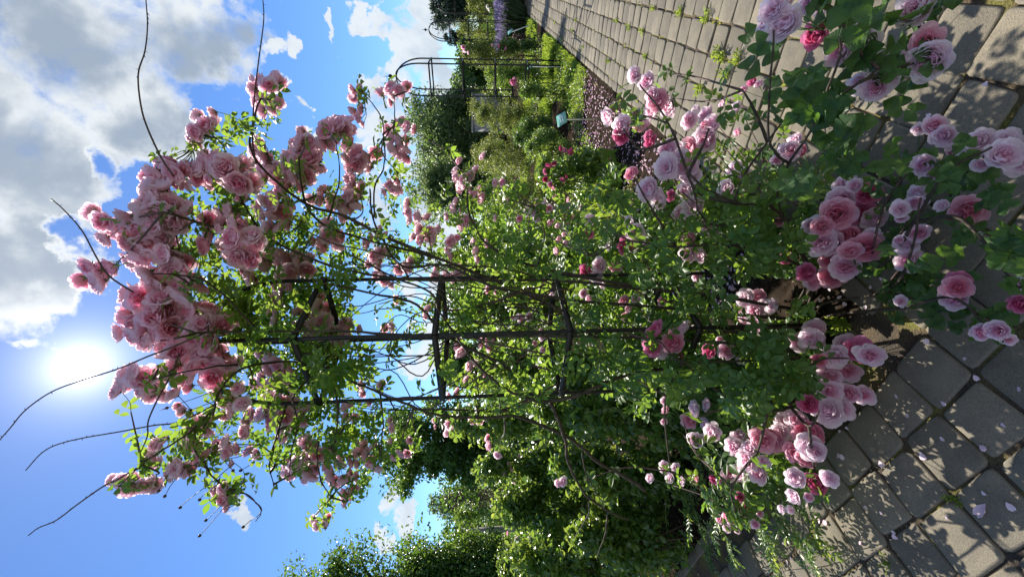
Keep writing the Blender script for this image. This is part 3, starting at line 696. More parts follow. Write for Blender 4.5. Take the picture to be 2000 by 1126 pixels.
for ln in BD.replace('\n', ';').split(';'):
    q = ln.split()
    if len(q) >= 3: blooms.append([float(q[0]), float(q[1]), float(q[2]), q[3] if len(q) > 3 else 'p'])

for x, y, r_, t_ in list(blooms):      # the flowers behind the front ones of each dense head
    if r_ > 10.5 and x < 1000 or (r_ > 17 and x < 1735 and rng.random() < .5):
        for _ in range(2 if 500 < x < 720 and r_ > 13 else 1):
            a = rng.random()*6.283; blooms.append([x+r_*1.15*math.cos(a), y+r_*1.15*math.sin(a), r_*.85, 'f'])
PL = {
 'UR': ('climbing_rose', 'tall front climbing rose with pale pink clusters leaning towards the paved path'),
 'UL': ('climbing_rose', 'tall climbing rose under the sun, pink clusters and bare shoots reaching away from the path'),
 'LR': ('climbing_rose', 'low rose branches beside the sunlit path, with pale and deep pink flowers'),
 'LL': ('climbing_rose', 'low pink rose branches hanging over shaded stones on the side away from the sunlit path'),
 'BN': ('climbing_rose', 'lowest rose shoots, pale pink flowers just above the nearest shaded paving stones'),
 'NR': ('climbing_rose', 'nearest rose branch with large dark green leaves and big pale flowers over the path'),
}
def plant_of(x, y):
    if x > 1735 and y > 200: return 'BN'
    if x > 1495 and y < 200: return 'NR'
    if x < 1000: return 'UR' if y < 560 else 'UL'
    return 'LR' if y < 560 else 'LL'
ROOT = {}
for i, (k, (nm, lb)) in enumerate(PL.items()):
    a = i*1.05; b = OB+np.array([math.cos(a)*.13, math.sin(a)*.13, 0])
    ROOT[k] = empty(nm, b, lb, 'rose', 'pink roses around the front obelisk')

# main canes: photo positions with distance
CA = {
 'UR': [[(1560, 600, 2.0), (1400, 575, 1.9), (1250, 560, 1.93), (1100, 548, 1.93), (950, 546, 1.9), (800, 545, 1.85), (650, 520, 1.8), (520, 470, 1.7), (400, 440, 1.55), (320, 420, 1.45)],
        [(1560, 620, 2.0), (1300, 600, 1.95), (1100, 585, 1.85), (960, 560, 1.85), (870, 520, 1.9), (790, 525, 1.9), (750, 475, 1.88), (730, 425, 1.86), (725, 370, 1.85)],
        [(730, 425, 1.86), (732, 360, 1.86), (750, 330, 1.86), (748, 280, 1.85), (745, 240, 1.85), (725, 205, 1.85), (697, 180, 1.85)], [(747, 265, 1.85), (768, 240, 1.87), (766, 190, 1.87)],
        [(1560, 640, 2.1), (1200, 640, 2.15), (1000, 560, 2.2), (850, 500, 2.1), (740, 470, 2.0), (640, 430, 1.9), (600, 380, 1.85), (590, 300, 1.8)],
        [(1000, 560, 2.05), (800, 480, 1.95), (680, 420, 1.9), (620, 400, 1.85), (560, 360, 1.75), (500, 300, 1.7), (493, 260, 1.7), (510, 190, 1.7)],
        [(640, 430, 1.9), (660, 350, 1.85), (655, 280, 1.85)], [(520, 470, 1.7), (470, 380, 1.6), (440, 290, 1.6), (390, 255, 1.6)],
        [(1250, 560, 1.93), (1050, 520, 1.95), (960, 480, 2.0), (920, 420, 2.05), (915, 350, 2.05)], [(1050, 520, 1.95), (1060, 460, 2.0), (1045, 410, 2.05)],
        [(800, 545, 1.85), (760, 500, 1.9), (640, 470, 1.9), (560, 430, 1.8)]],
 'UL': [[(1560, 680, 1.95), (1400, 665, 1.87), (1290, 660, 1.82), (1100, 657, 1.78), (950, 655, 1.76), (800, 650, 1.75), (650, 640, 1.7), (500, 640, 1.6), (400, 640, 1.5), (330, 650, 1.4)],
        [(1330, 715, 1.9), (1250, 728, 1.85), (1200, 742, 1.82), (1140, 770, 1.8), (1075, 784, 1.8), (1040, 778, 1.8), (1000, 762, 1.8), (950, 723, 1.78), (920, 683, 1.78), (895, 648, 1.78), (870, 608, 1.8), (855, 573, 1.82), (780, 540, 1.85), (700, 500, 1.85)],
        [(1260, 958, 2.0), (1220, 933, 2.0), (1175, 908, 1.98), (1135, 878, 1.95), (1100, 853, 1.93), (1050, 828, 1.9), (1000, 808, 1.88), (940, 810, 1.87), (865, 805, 1.87), (810, 790, 1.86), (740, 765, 1.86), (690, 740, 1.85), (640, 715, 1.82), (560, 700, 1.75), (470, 712, 1.6), (430, 750, 1.55), (415, 800, 1.55)],
        [(1075, 786, 1.8), (1090, 823, 1.82), (1102, 863, 1.85), (1107, 903, 1.87), (1125, 943, 1.9), (1150, 978, 1.92), (1185, 1003, 1.95), (1225, 1020, 2.0)], [(1150, 978, 1.92), (1150, 1005, 1.95), (1120, 1052, 2.0)],
        [(1137, 883, 1.9), (1145, 923, 1.9), (1170, 968, 1.92)], [(1185, 1003, 1.95), (1180, 1050, 1.97), (1165, 1090, 2.0)],
        [(640, 705, 1.82), (580, 770, 1.75), (585, 820, 1.72), (575, 880, 1.72), (568, 928, 1.72)], [(560, 790, 1.75), (540, 850, 1.72), (525, 910, 1.72), (535, 955, 1.72)],
        [(620, 860, 1.75), (617, 905, 1.72), (630, 950, 1.72), (645, 978, 1.72)], [(415, 800, 1.55), (380, 870, 1.55), (395, 908, 1.56), (430, 945, 1.57), (480, 965, 1.57), (510, 1000, 1.57), (500, 1020, 1.57)],
        [(640, 715, 1.82), (660, 800, 1.8), (650, 880, 1.8)], [(470, 712, 1.6), (400, 720, 1.5), (300, 740, 1.42)], [(415, 800, 1.55), (360, 850, 1.5), (300, 890, 1.48), (240, 950, 1.48)],
        [(740, 765, 1.86), (745, 830, 1.85), (740, 900, 1.82)], [(500, 640, 1.6), (420, 560, 1.5), (350, 540, 1.45), (300, 540, 1.4)],
        [(950, 655, 1.76), (900, 700, 1.8), (850, 690, 1.85), (720, 690, 1.9), (640, 690, 1.9)], [(900, 640, 1.9), (830, 690, 1.9), (760, 720, 1.88), (700, 700, 1.85)],
        [(1000, 720, 1.95), (880, 660, 1.95), (820, 600, 1.95), (740, 580, 1.9), (650, 560, 1.85)]],
 'LR': [[(1590, 560, 1.88), (1530, 430, 1.6), (1480, 402, 1.5), (1440, 398, 1.47), (1443, 370, 1.45), (1465, 325, 1.42), (1500, 278, 1.38), (1530, 240, 1.35)],
        [(1590, 545, 1.88), (1450, 480, 1.7), (1320, 480, 1.68), (1220, 470, 1.7), (1160, 500, 1.75)], [(1440, 398, 1.47), (1385, 372, 1.45), (1345, 335, 1.45), (1330, 300, 1.45)],
        [(1440, 398, 1.5), (1360, 370, 1.55), (1320, 270, 1.55), (1290, 215, 1.55), (1250, 165, 1.55)], [(1320, 270, 1.55), (1250, 290, 1.6), (1215, 250, 1.6)], [(1345, 335, 1.45), (1370, 290, 1.42), (1385, 250, 1.42)],
        [(1530, 430, 1.6), (1400, 440, 1.6), (1360, 410, 1.55)], [(1320, 480, 1.68), (1270, 400, 1.6), (1240, 350, 1.6)], [(1500, 278, 1.38), (1470, 210, 1.35), (1450, 180, 1.35)], [(1590, 540, 1.88), (1630, 470, 1.8), (1645, 440, 1.72)]],
 'LL': [[(1590, 690, 1.9), (1520, 704, 1.75), (1470, 703, 1.7), (1400, 704, 1.66), (1330, 705, 1.64), (1290, 668, 1.62)], [(1590, 740, 1.88), (1460, 790, 1.72), (1405, 760, 1.68), (1370, 730, 1.66), (1332, 706, 1.65)],
        [(1590, 700, 1.9), (1570, 720, 1.6), (1610, 700, 1.5), (1660, 700, 1.42)], [(1590, 720, 1.9), (1540, 790, 1.6), (1500, 800, 1.6), (1400, 800, 1.68), (1365, 815, 1.7)], [(1540, 790, 1.6), (1580, 830, 1.5), (1600, 800, 1.45)],
        [(1500, 800, 1.6), (1480, 880, 1.65), (1460, 910, 1.65)], [(1580, 830, 1.5), (1590, 900, 1.5), (1600, 935, 1.5)], [(1480, 880, 1.65), (1430, 950, 1.75), (1440, 1010, 1.8)], [(1590, 640, 1.88), (1500, 640, 1.7), (1470, 610, 1.62)],
        [(1332, 706, 1.65), (1300, 790, 1.8), (1310, 920, 1.95)]],
 'BN': [[(1610, 560, 1.85), (1720, 520, 1.4), (1790, 430, 1.2), (1850, 340, 1.06), (1940, 290, .98)], [(1610, 600, 1.85), (1730, 570, 1.4), (1780, 500, 1.22), (1800, 390, 1.12)], [(1610, 620, 1.8), (1760, 600, 1.3), (1860, 580, 1.12), (1930, 640, 1.05)], [(1790, 430, 1.2), (1880, 430, 1.06), (1990, 560, .96)]],
 'NR': [[(1600, 560, 1.88), (1545, 450, 1.6), (1520, 385, 1.4), (1540, 320, 1.15), (1575, 265, 1.05), (1612, 200, .97), (1620, 165, .94), (1640, 110, .9), (1645, 75, .89), (1640, 20, .88)], [(1540, 320, 1.15), (1515, 300, 1.08), (1500, 260, 1.05), (1505, 150, .98), (1512, 60, .95)], [(1612, 200, .97), (1680, 160, .94), (1720, 130, .94)], [(1680, 160, .94), (1760, 130, .96), (1800, 110, .97), (1800, 40, .97)]],
}
SHOOTS = [([(0, 285), (50, 288), (100, 283), (145, 270), (205, 275), (250, 288), (316, 310), (340, 345)], 1.42), ([(0, 513), (40, 515), (120, 505), (190, 497), (270, 493), (300, 490)], 1.6),
          ([(388, 100), (410, 125), (450, 160), (505, 190), (540, 215), (570, 260)], 1.45), ([(862, -4), (835, 20), (800, 50), (765, 100), (742, 160), (720, 230), (695, 290), (680, 330), (650, 400)], 1.42),
          ([(918, 50), (885, 80), (868, 110), (855, 160), (843, 230), (830, 300), (823, 350), (790, 420)], 1.5), ([(882, 275), (850, 288), (820, 290), (775, 310), (730, 335), (690, 350)], 1.4),
          ([(1045, 55), (1030, 75), (1015, 110), (985, 150), (950, 200), (935, 230), (900, 290)], 1.48)]
SH = {'UR': [], 'UL': []}
for i, (pts, d) in enumerate(SHOOTS):
    if i in (0, 1): q = [(b, a, d) if i == 9 else (b, a, d) for a, b in pts]
# points above were noted as (down, across) or (across, down); make all (x, y)
SHOOTS = [([(285, 0), (288, 50), (283, 100), (270, 145), (275, 205), (288, 250), (316, 310), (340, 345)], 1.42, 'UR'), ([(513, -6), (515, 40), (505, 120), (497, 190), (493, 270), (500, 320)], 1.6, 'UR'),
          ([(100, 388), (125, 410), (160, 450), (190, 505), (215, 540), (260, 570)], 1.45, 'UR'), ([(-4, 862), (20, 835), (50, 800), (100, 765), (160, 742), (230, 720), (290, 695), (330, 680), (400, 650)], 1.42, 'UL'),
          ([(50, 918), (80, 885), (110, 868), (160, 855), (230, 843), (300, 830), (350, 823), (420, 790)], 1.5, 'UL'), ([(275, 882), (288, 850), (290, 820), (310, 775), (335, 730), (350, 690)], 1.4, 'UL'),
          ([(55, 1045), (75, 1030), (110, 1015), (150, 985), (200, 950), (230, 935), (290, 900)], 1.48, 'UL')]
cane_pts = {k: [] for k in PL}; tubes = {k: MB() for k in PL}
for k, lst in CA.items():
    for i, c in enumerate(lst):
        p3 = np.array([P(*q) for q in c])
        if c[0][0] >= 1540 and c[0][2] >= 1.78: p3 = np.vstack([ROOT[k].location+Vector((rng.normal()*.03, rng.normal()*.03, -.03)), p3])
        q = catmull(p3, 6); q = q+np.cumsum(rng.normal(size=q.shape)*(.0016 if k in ('UR', 'UL') else .0006), axis=0)
        n = len(q); r0 = .0085 if c[0][0] > 1200 or (c[0][0] > 980 and len(c) > 4) else .0042
        if c[0][:2] == (640, 715): r0 = .006
        if k in ('LR', 'BN', 'LL'): r0 *= .72
        if k == 'NR': r0 *= .5
        r = np.linspace(r0, r0*.45, n)*(1+.08*rng.normal(size=n))
        mb = MB(); mb.tube(q, r, 7)
        for j in range(2, n-2, 2):
            if rng.random() < .5:
                d = rng.normal(size=3); d /= np.linalg.norm(d); s_ = q[j]+d*r[j]
                mb.add([s_+[0, 0, .004], s_-[0, 0, .003], s_+d*.008-[0, 0, .004]], [(0, 1, 2)])
        o = link('cane', mb.mesh('cane', [M['cane'] if i % 3 else M['bark'] if k == 'UL' and i == 0 else M['cane']]), ROOT[k])
        cane_pts[k] += list(q[n//4:])
for pts, d, k in SHOOTS:
    q = catmull(np.array([P(x, y, d+.1*i/len(pts)) for i, (x, y) in enumerate(pts)]), 6); n = len(q)
    mb = MB(); mb.tube(q, np.linspace(.0016, .0034, n), 6)
    for j in range(1, n-1):
        if rng.random() < .6:
            d_ = rng.normal(size=3); d_ /= np.linalg.norm(d_); s_ = q[j]
            mb.add([s_+[0, 0, .0025], s_-[0, 0, .0025], s_+d_*.011], [(0, 1, 2)])
    link('bare_shoot', mb.mesh('bare_shoot', [M['cane_red']]), ROOT[k])
for pts in ([(455, 905), (415, 940), (370, 973), (352, 990)], [(430, 930), (420, 953), (400, 963), (390, 975)], [(442, 975), (430, 988), (415, 1003), (402, 1015)], [(445, 985), (435, 993), (410, 1023), (390, 1045)], [(480, 965), (510, 990), (505, 1005), (490, 1015), (475, 1028)],
            [(345, 905), (325, 930), (310, 958)], [(360, 915), (335, 945), (322, 968)], [(505, 880), (490, 905), (470, 918)], [(480, 850), (450, 862), (425, 866)], [(430, 780), (400, 790), (372, 800)], [(420, 760), (395, 772), (326, 796)], [(500, 870), (470, 890), (440, 898), (455, 918)]):
    q = catmull(np.array([P(x, y, 1.53) for x, y in pts]), 4); mb = MB(); mb.tube(q, np.linspace(.0016, .0011, len(q)), 5); mb.sphere(q[-1], .0058, 8, 6); mb.tube([q[-1], q[-1]+(q[-1]-q[-2])*.8], [.003, .0005], 5)
    link('spent_stem', mb.mesh('spent_stem', [M['cane_red']]), ROOT['UL'])
for i in range(22):     # thin interlaced canes through the middle of the frame
    k = 'UL' if i % 3 else 'UR'; x0 = 1120-60*rng.random(); y0 = 545+230*rng.random(); pts = [(x0, y0, 1.75+.35*rng.random())]
    for j in range(5): pts.append((pts[-1][0]-55-45*rng.random(), float(np.clip(pts[-1][1]+rng.normal()*42, 520, 800)), pts[-1][2]+rng.normal()*.05))
    q = catmull(np.array([P(*p_) for p_ in pts]), 5); q = q+np.cumsum(rng.normal(size=q.shape)*.0012, axis=0)
    mb = MB(); mb.tube(q, np.linspace(.0042, .0018, len(q)), 6); link('cane', mb.mesh('cane', [M['cane'] if i % 2 else M['cane_red']]), ROOT[k])
allc = {k: np.array(v) for k, v in cane_pts.items()}

# clusters
used = [False]*len(blooms); clusters = []
order = sorted(range(len(blooms)), key=lambda i: -blooms[i][2])
for i in order:
    if used[i]: continue
    grp = [i]; used[i] = True; k0 = plant_of(*blooms[i][:2])
    for j in order:
        if not used[j] and plant_of(*blooms[j][:2]) == k0 and math.hypot(blooms[i][0]-blooms[j][0], blooms[i][1]-blooms[j][1]) < 1.6*(blooms[i][2]+blooms[j][2])*.75+6:
            grp.append(j); used[j] = True
    clusters.append((k0, grp))
def lim(k, x, y):
    gd = gdepth(x, y)
    if k in ('UR', 'UL'): return 1.18, (1.6 if x < 480 else 2.15)
    if k == 'NR': return .88, .99
    if k == 'BN': return .8, min(1.3, gd*.86)
    return 1.15, min(2.15, gd*(.76 if k == 'LL' and y > 870 else .9))
BA = []; placed = {k: [] for k in PL}; twig = {k: MB() for k in PL}; leafspots = {k: [] for k in PL}
for k, grp in clusters:
    xs = np.array([blooms[i][:2] for i in grp]); cx_, cy_ = xs.mean(axis=0); rad = np.mean([blooms[i][2] for i in grp])
    lo, hi = lim(k, cx_, cy_); dd = float(np.clip(818*(.046 if k in ('UR', 'UL') else .042)/rad, lo, hi))
    span = max(8, np.max(np.hypot(*(xs-[cx_, cy_]).T)))
    C = P(cx_, cy_, dd); tocam = np.array([0, 0, H])-C; tocam /= np.linalg.norm(tocam)
    cp = allc[k]; dist = np.linalg.norm(cp-C, axis=1)+np.where(cp[:, 2] > C[2]-.04, .25, 0)+np.where(np.linalg.norm(cp-C, axis=1) < .06, .2, 0)
    A = cp[int(np.argmin(dist))]
    node = C-tocam*.05+(A-C)/max(.12, np.linalg.norm(A-C))*min(.1, .5*np.linalg.norm(A-C))+np.array([0, 0, -.03])
    mid = (A+node)/2+np.array([0, 0, .03*np.linalg.norm(A-node)])+rng.normal(size=3)*.02
    q = catmull([A, mid, node], 6); twig[k].tube(q, np.linspace(.0042, .0022, len(q)), 5, 1, .3)
    for t in np.linspace(.15, 1, 4): leafspots[k].append(q[int(t*(len(q)-1))])
    for i in grp:
        x, y, r_, t_ = blooms[i]; off = math.hypot(x-cx_, y-cy_)/span
        dep = dd-.05*(1-off*off)*min(1, len(grp)/4)+rng.normal()*.012+(.085 if t_ == 'f' else 0)
        if t_ == 'f': t_ = 'p'
        dep = min(dep, gdepth(x, y)*(.78 if k == 'LL' and y > 870 else .93))
        p = P(x, y, dep); s = r_*dep/818*(1.07 if k in ('UR', 'UL') else 1.06)
        outw = p-node; outw /= np.linalg.norm(outw)+1e-6
        if k in ('UR', 'UL'): ax = tocam*(.55 if r_ > 17 else .3)+outw*.6+np.array([0, 0, .3 if r_ > 17 else .55])+rng.normal(size=3)*.3
        else: ax = tocam*.75+outw*.45+np.array([0, 0, .4])+rng.normal(size=3)*.24
        ax /= np.linalg.norm(ax)
        placed[k].append((r_, p, s, ax, t_)); BA.append((x, y, r_, dep))
        b = p-ax*s*.6; m_ = (b+node)/2-ax*.01; qq = catmull([node, m_, b], 3); twig[k].tube(qq, .0014, 4, 0, .6, cap=False)
def place_bloom(k, r_, p, s, ax, t_):
    if t_ == 'p' and rng.random() < .1: t_ = 'm'
    key = 'q' if t_ == 'p' and k in ('LR', 'LL', 'BN', 'NR') else t_
    bud = r_ <= 8.5 and (t_ == 'd' or rng.random() < .35) and r_ < 10
    lst = BL[key+('b' if bud else '')]
    me = lst[int(rng.integers(len(lst)))]
    o = link('rose_bud' if bud else 'rose_bloom', me, ROOT[k], (0, 0, 0))
    o.location = Vector(p)-ROOT[k].location
    qn = Vector([float(c) for c in ax]).to_track_quat('Z', 'Y'); o.rotation_mode = 'QUATERNION'
    from mathutils import Quaternion
    o.rotation_quaternion = qn @ Quaternion((0, 0, 1), rng.random()*6.28)
    f = .72 if bud else 1.0
    o.scale = (s*f*(1+rng.normal()*.05), s*f*(1+rng.normal()*.05), s*f*(.88+.2*rng.random()))
def axis_frames(A):
    A = np.asarray(A); t = rng.normal(size=A.shape); X = np.cross(A, t); X /= np.linalg.norm(X, axis=1)[:, None]; Y = np.cross(A, X)
    return np.stack([X, Y, A], axis=2)
def bl_template(mb):
    V = np.concatenate(mb.V); fs = {}
    for f, m_ in zip(mb.F, mb.M): fs.setdefault((len(f), m_), []).append(f)
    return V, fs, np.concatenate(mb.A)
BT = [bl_template(bloom_mesh(31, .9, .05)), bl_template(bloom_mesh(33, .65, .04))]
for k, lst in placed.items():
    lst.sort(key=lambda b: -b[0])
    for b in lst[:100]: place_bloom(k, *b)
    rest = lst[100:]
    if rest:
        Vs = []; Fs = []; Ts = []; Ms = []; Rn = []; n = 0
        for i, (r_, p, s, ax, t_) in enumerate(rest):
            V0, fs, T0 = BT[i % 2]; fr = axis_frames([ax])[0]
            Vs.append((V0*s) @ fr.T+p); Ts.append(T0+(.25 if t_ == 'd' else 0)); Rn.append(np.full(len(V0), rng.random()))
            for (kk, m_), f in fs.items(): Fs.append(np.array(f)+n); Ms.append(np.full(len(f), m_))
            n += len(V0)
        me = mesh('small_bloom', np.concatenate(Vs), Fs, [M['petal_pale'], M['green_stem']], np.concatenate(Ms), {'tone': np.concatenate(Ts), 'rnd': np.concatenate(Rn)}, True)
        prop(link('small_bloom', me, ROOT[k]), kind='stuff')

BA = np.array(BA)
# ------------------------------------------------------------------ leaves: centre x, y, half sizes, depth range, count
LV = {
 'UR': [(420, 440, 90, 100, 1.5, 2.1, 90), (520, 430, 80, 120, 1.6, 2.2, 120), (600, 500, 110, 80, 1.7, 2.2, 170), (640, 340, 90, 80, 1.7, 2.0, 45), (545, 340, 50, 50, 1.7, 1.95, 26), (465, 270, 40, 45, 1.55, 1.65, 14), (520, 220, 24, 30, 1.65, 1.75, 10), (762, 215, 30, 50, 1.8, 1.9, 9),
        (780, 330, 20, 40, 1.8, 1.9, 9), (785, 420, 35, 80, 1.8, 2.0, 24), (700, 430, 70, 80, 1.8, 2.0, 36), (860, 470, 80, 60, 1.8, 2.1, 56), (930, 420, 80, 80, 1.9, 2.2, 80), (930, 510, 90, 60, 1.75, 2.2, 70), (1040, 500, 90, 70, 1.8, 2.2, 80), (1080, 420, 60, 40, 1.9, 2.2, 30), (760, 540, 40, 50, 1.8, 2.1, 22)],
 'UL': [(450, 600, 100, 60, 1.6, 2.0, 110), (560, 620, 120, 70, 1.65, 2.2, 230), (600, 700, 120, 60, 1.7, 2.2, 210), (490, 760, 80, 60, 1.6, 2.0, 70), (590, 780, 70, 60, 1.7, 2.0, 90), (640, 840, 80, 60, 1.7, 2.0, 80), (700, 800, 50, 50, 1.75, 1.95, 26), (560, 870, 60, 50, 1.65, 1.9, 36), (660, 890, 80, 50, 1.7, 1.95, 60), (420, 850, 70, 50, 1.5, 1.7, 28),
        (340, 890, 60, 40, 1.45, 1.6, 22), (450, 960, 50, 30, 1.5, 1.6, 9), (640, 990, 16, 22, 1.7, 1.76, 9), (740, 845, 40, 30, 1.8, 1.95, 22), (790, 870, 36, 26, 1.8, 1.9, 20), (800, 625, 70, 40, 1.75, 2.1, 34), (890, 690, 60, 60, 1.7, 2.1, 40), (970, 620, 80, 70, 1.7, 2.1, 90), (880, 610, 60, 40, 1.75, 2.1, 40), (580, 640, 110, 60, 1.5, 1.66, 60), (500, 600, 60, 60, 1.45, 1.6, 26), (620, 740, 80, 60, 1.55, 1.7, 30), (1010, 740, 60, 60, 1.75, 2.0, 45), (900, 790, 40, 40, 1.8, 1.95, 14), (380, 530, 60, 60, 1.5, 1.8, 26), (780, 720, 90, 50, 1.8, 2.0, 14)],
 'LR': [(1100, 470, 70, 70, 1.8, 2.2, 60), (1200, 390, 50, 60, 1.6, 1.9, 30), (1250, 450, 80, 70, 1.5, 2.0, 100), (1340, 440, 90, 80, 1.45, 1.95, 150), (1430, 450, 90, 90, 1.4, 1.9, 170), (1300, 520, 110, 60, 1.6, 2.0, 140), (1470, 400, 70, 70, 1.35, 1.7, 90), (1215, 205, 16, 40, 1.5, 1.6, 10), (1390, 310, 70, 50, 1.45, 1.6, 34), (1480, 350, 60, 50, 1.35, 1.6, 50), (1540, 470, 70, 70, 1.4, 1.8, 80), (1690, 390, 50, 50, 1.4, 1.55, 22), (1610, 400, 60, 60, 1.4, 1.7, 36), (1180, 540, 60, 40, 1.7, 2.0, 50), (1450, 215, 40, 50, 1.35, 1.5, 9)],
 'LL': [(1150, 690, 100, 70, 1.7, 2.1, 90), (1270, 740, 90, 70, 1.65, 2.1, 120), (1370, 640, 90, 60, 1.6, 1.9, 110), (1400, 720, 100, 60, 1.55, 1.95, 190), (1490, 730, 90, 80, 1.45, 1.8, 200), (1550, 650, 70, 60, 1.45, 1.75, 70), (1420, 820, 70, 50, 1.6, 1.9, 70), (1500, 880, 70, 60, 1.5, 1.85, 56), (1450, 940, 70, 50, 1.6, 1.9, 30), (1580, 740, 40, 50, 1.45, 1.6, 34), (1260, 640, 80, 50, 1.7, 2.0, 80), (1190, 590, 80, 50, 1.75, 2.05, 70)],
 'BN': [(1780, 330, 60, 50, 1.05, 1.2, 9), (1880, 370, 80, 50, .96, 1.1, 16), (1760, 440, 60, 60, 1.12, 1.3, 15), (1830, 545, 60, 50, 1.05, 1.15, 8), (1930, 460, 60, 70, .94, 1.04, 6), (1790, 600, 50, 30, 1.15, 1.25, 5), (1910, 620, 50, 30, 1.0, 1.08, 5), (1990, 480, 30, 60, .9, .96, 3)],
 'NR': [(1590, 230, 80, 70, .92, 1.1, 19), (1500, 130, 30, 80, .95, 1.05, 5), (1650, 50, 70, 50, .86, .94, 8), (1690, 150, 70, 70, .9, 1.0, 10), (1590, 330, 70, 60, 1.0, 1.2, 13), (1740, 200, 50, 50, .95, 1.02, 4), (1760, 40, 50, 30, .95, 1.0, 4), (1630, 140, 60, 50, .9, .96, 7)],
}
for k, regs in LV.items():
    pts = []; bias = []
    for x, y, rx, ry, d0, d1_, n in regs:
        for _ in range(int(n*LEAF_K*((1.5 if x < 690 else .95) if k in ('UR', 'UL') else 1.5 if k in ('NR', 'BN') else .9))):
            a = rng.random()*6.283; r_ = rng.random()**.5
            xx, yy = x+rx*r_*math.cos(a)*1.1, y+ry*r_*math.sin(a)*1.1
            dep = d0+(d1_-d0)*rng.random()
            if k == 'NR' and len(BA[np.hypot(BA[:, 0]-xx, BA[:, 1]-yy) < BA[:, 2]+38]) and rng.random() < .9: continue
            near_ = BA[np.hypot(BA[:, 0]-xx, BA[:, 1]-yy) < BA[:, 2]*1.0+(24 if k != 'BN' else 30)]
            if len(near_) and rng.random() < .93: dep = max(dep, near_[:, 3].max()+.09+.1*rng.random())
            if dep > gdepth(xx, yy)*.97: continue
            pts.append(P(xx, yy, dep))
    for q in leafspots[k]:
        if rng.random() < .8: pts.append(q+rng.normal(size=3)*.02)
    pts = np.array(pts); near = k in ('NR', 'BN', 'LR', 'LL')
    fr = frames(len(pts), (0, -.25, .75), .55, .25)
    size = (.1 if k in ('UR', 'UL') else .106 if k in ('LR', 'LL') else .085 if k == 'BN' else .102)*(.75+.45*rng.random(len(pts)))
    tn = np.clip(rng.beta(2, 3, len(pts))+np.where(rng.random(len(pts)) < .06, .4, 0), 0, 1)
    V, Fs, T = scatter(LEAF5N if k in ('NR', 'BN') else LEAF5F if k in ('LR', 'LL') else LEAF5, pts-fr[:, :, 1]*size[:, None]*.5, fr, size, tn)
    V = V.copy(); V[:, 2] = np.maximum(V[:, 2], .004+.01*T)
    me = mesh('foliage', V, Fs, [M['rose_leaf_near'] if k in ('NR', 'BN') else M['rose_leaf_shaded'] if k in ('LR', 'LL') else M['rose_leaf']], None, {'tone': T, **({'edge': np.tile(LN_E, len(pts)), 'along': np.tile(LN_A, len(pts))} if k in ('NR', 'BN') else {})}, k in ('NR', 'BN'))
    link('foliage', me, ROOT[k])
    if twig[k].n: prop(link('twig', twig[k].mesh('twig', [M['green_stem'], M['cane_red']]), ROOT[k]), kind='stuff')
# ------------------------------------------------------------------ shrubs and trees behind
def foliage_pts(c, rx, ry, rz, n, clumps, cr, shell=.75, droop=0.0, boxy=False):
    """leaf centres round lumps spread through an uneven ellipsoid, with gaps between the lumps"""
    K_ = rng.normal(size=(clumps, 3)); K_ /= np.linalg.norm(K_, axis=1)[:, None]
    K_ *= (rng.random(clumps)**.45)[:, None]*(.8+.35*rng.random(clumps))[:, None]
    if not boxy: K_ *= (.72+.5*rng.random(clumps))[:, None]
    if boxy:
        zz = -1+2*rng.random(clumps); th = rng.random(clumps)*6.283; rr = np.sqrt(rng.random(clumps))*np.where(zz > 0, (1-zz**3*.75), 1.0)*(.85+.3*rng.random(clumps))
        K_ = np.stack([np.cos(th)*rr, np.sin(th)*rr, zz*(.82+.3*rng.random(clumps))], axis=1)
    ctr = K_*np.array([rx, ry, rz])
    wgt = .5+rng.random(clumps); idx = rng.choice(clumps, n, p=wgt/wgt.sum())
    d = rng.normal(size=(n, 3)); d /= np.linalg.norm(d, axis=1)[:, None]
    rad = cr*(.5+.75*rng.random(clumps))[idx]*rng.random(n)**(.5 if shell > .5 else .9)
    p = ctr[idx]+d*rad[:, None]*np.array([1, 1, .8 if boxy else .6])
    if droop: p[:, 2] -= droop*rng.random(n)**2
    return p+np.asarray(c), ctr+np.asarray(c), idx
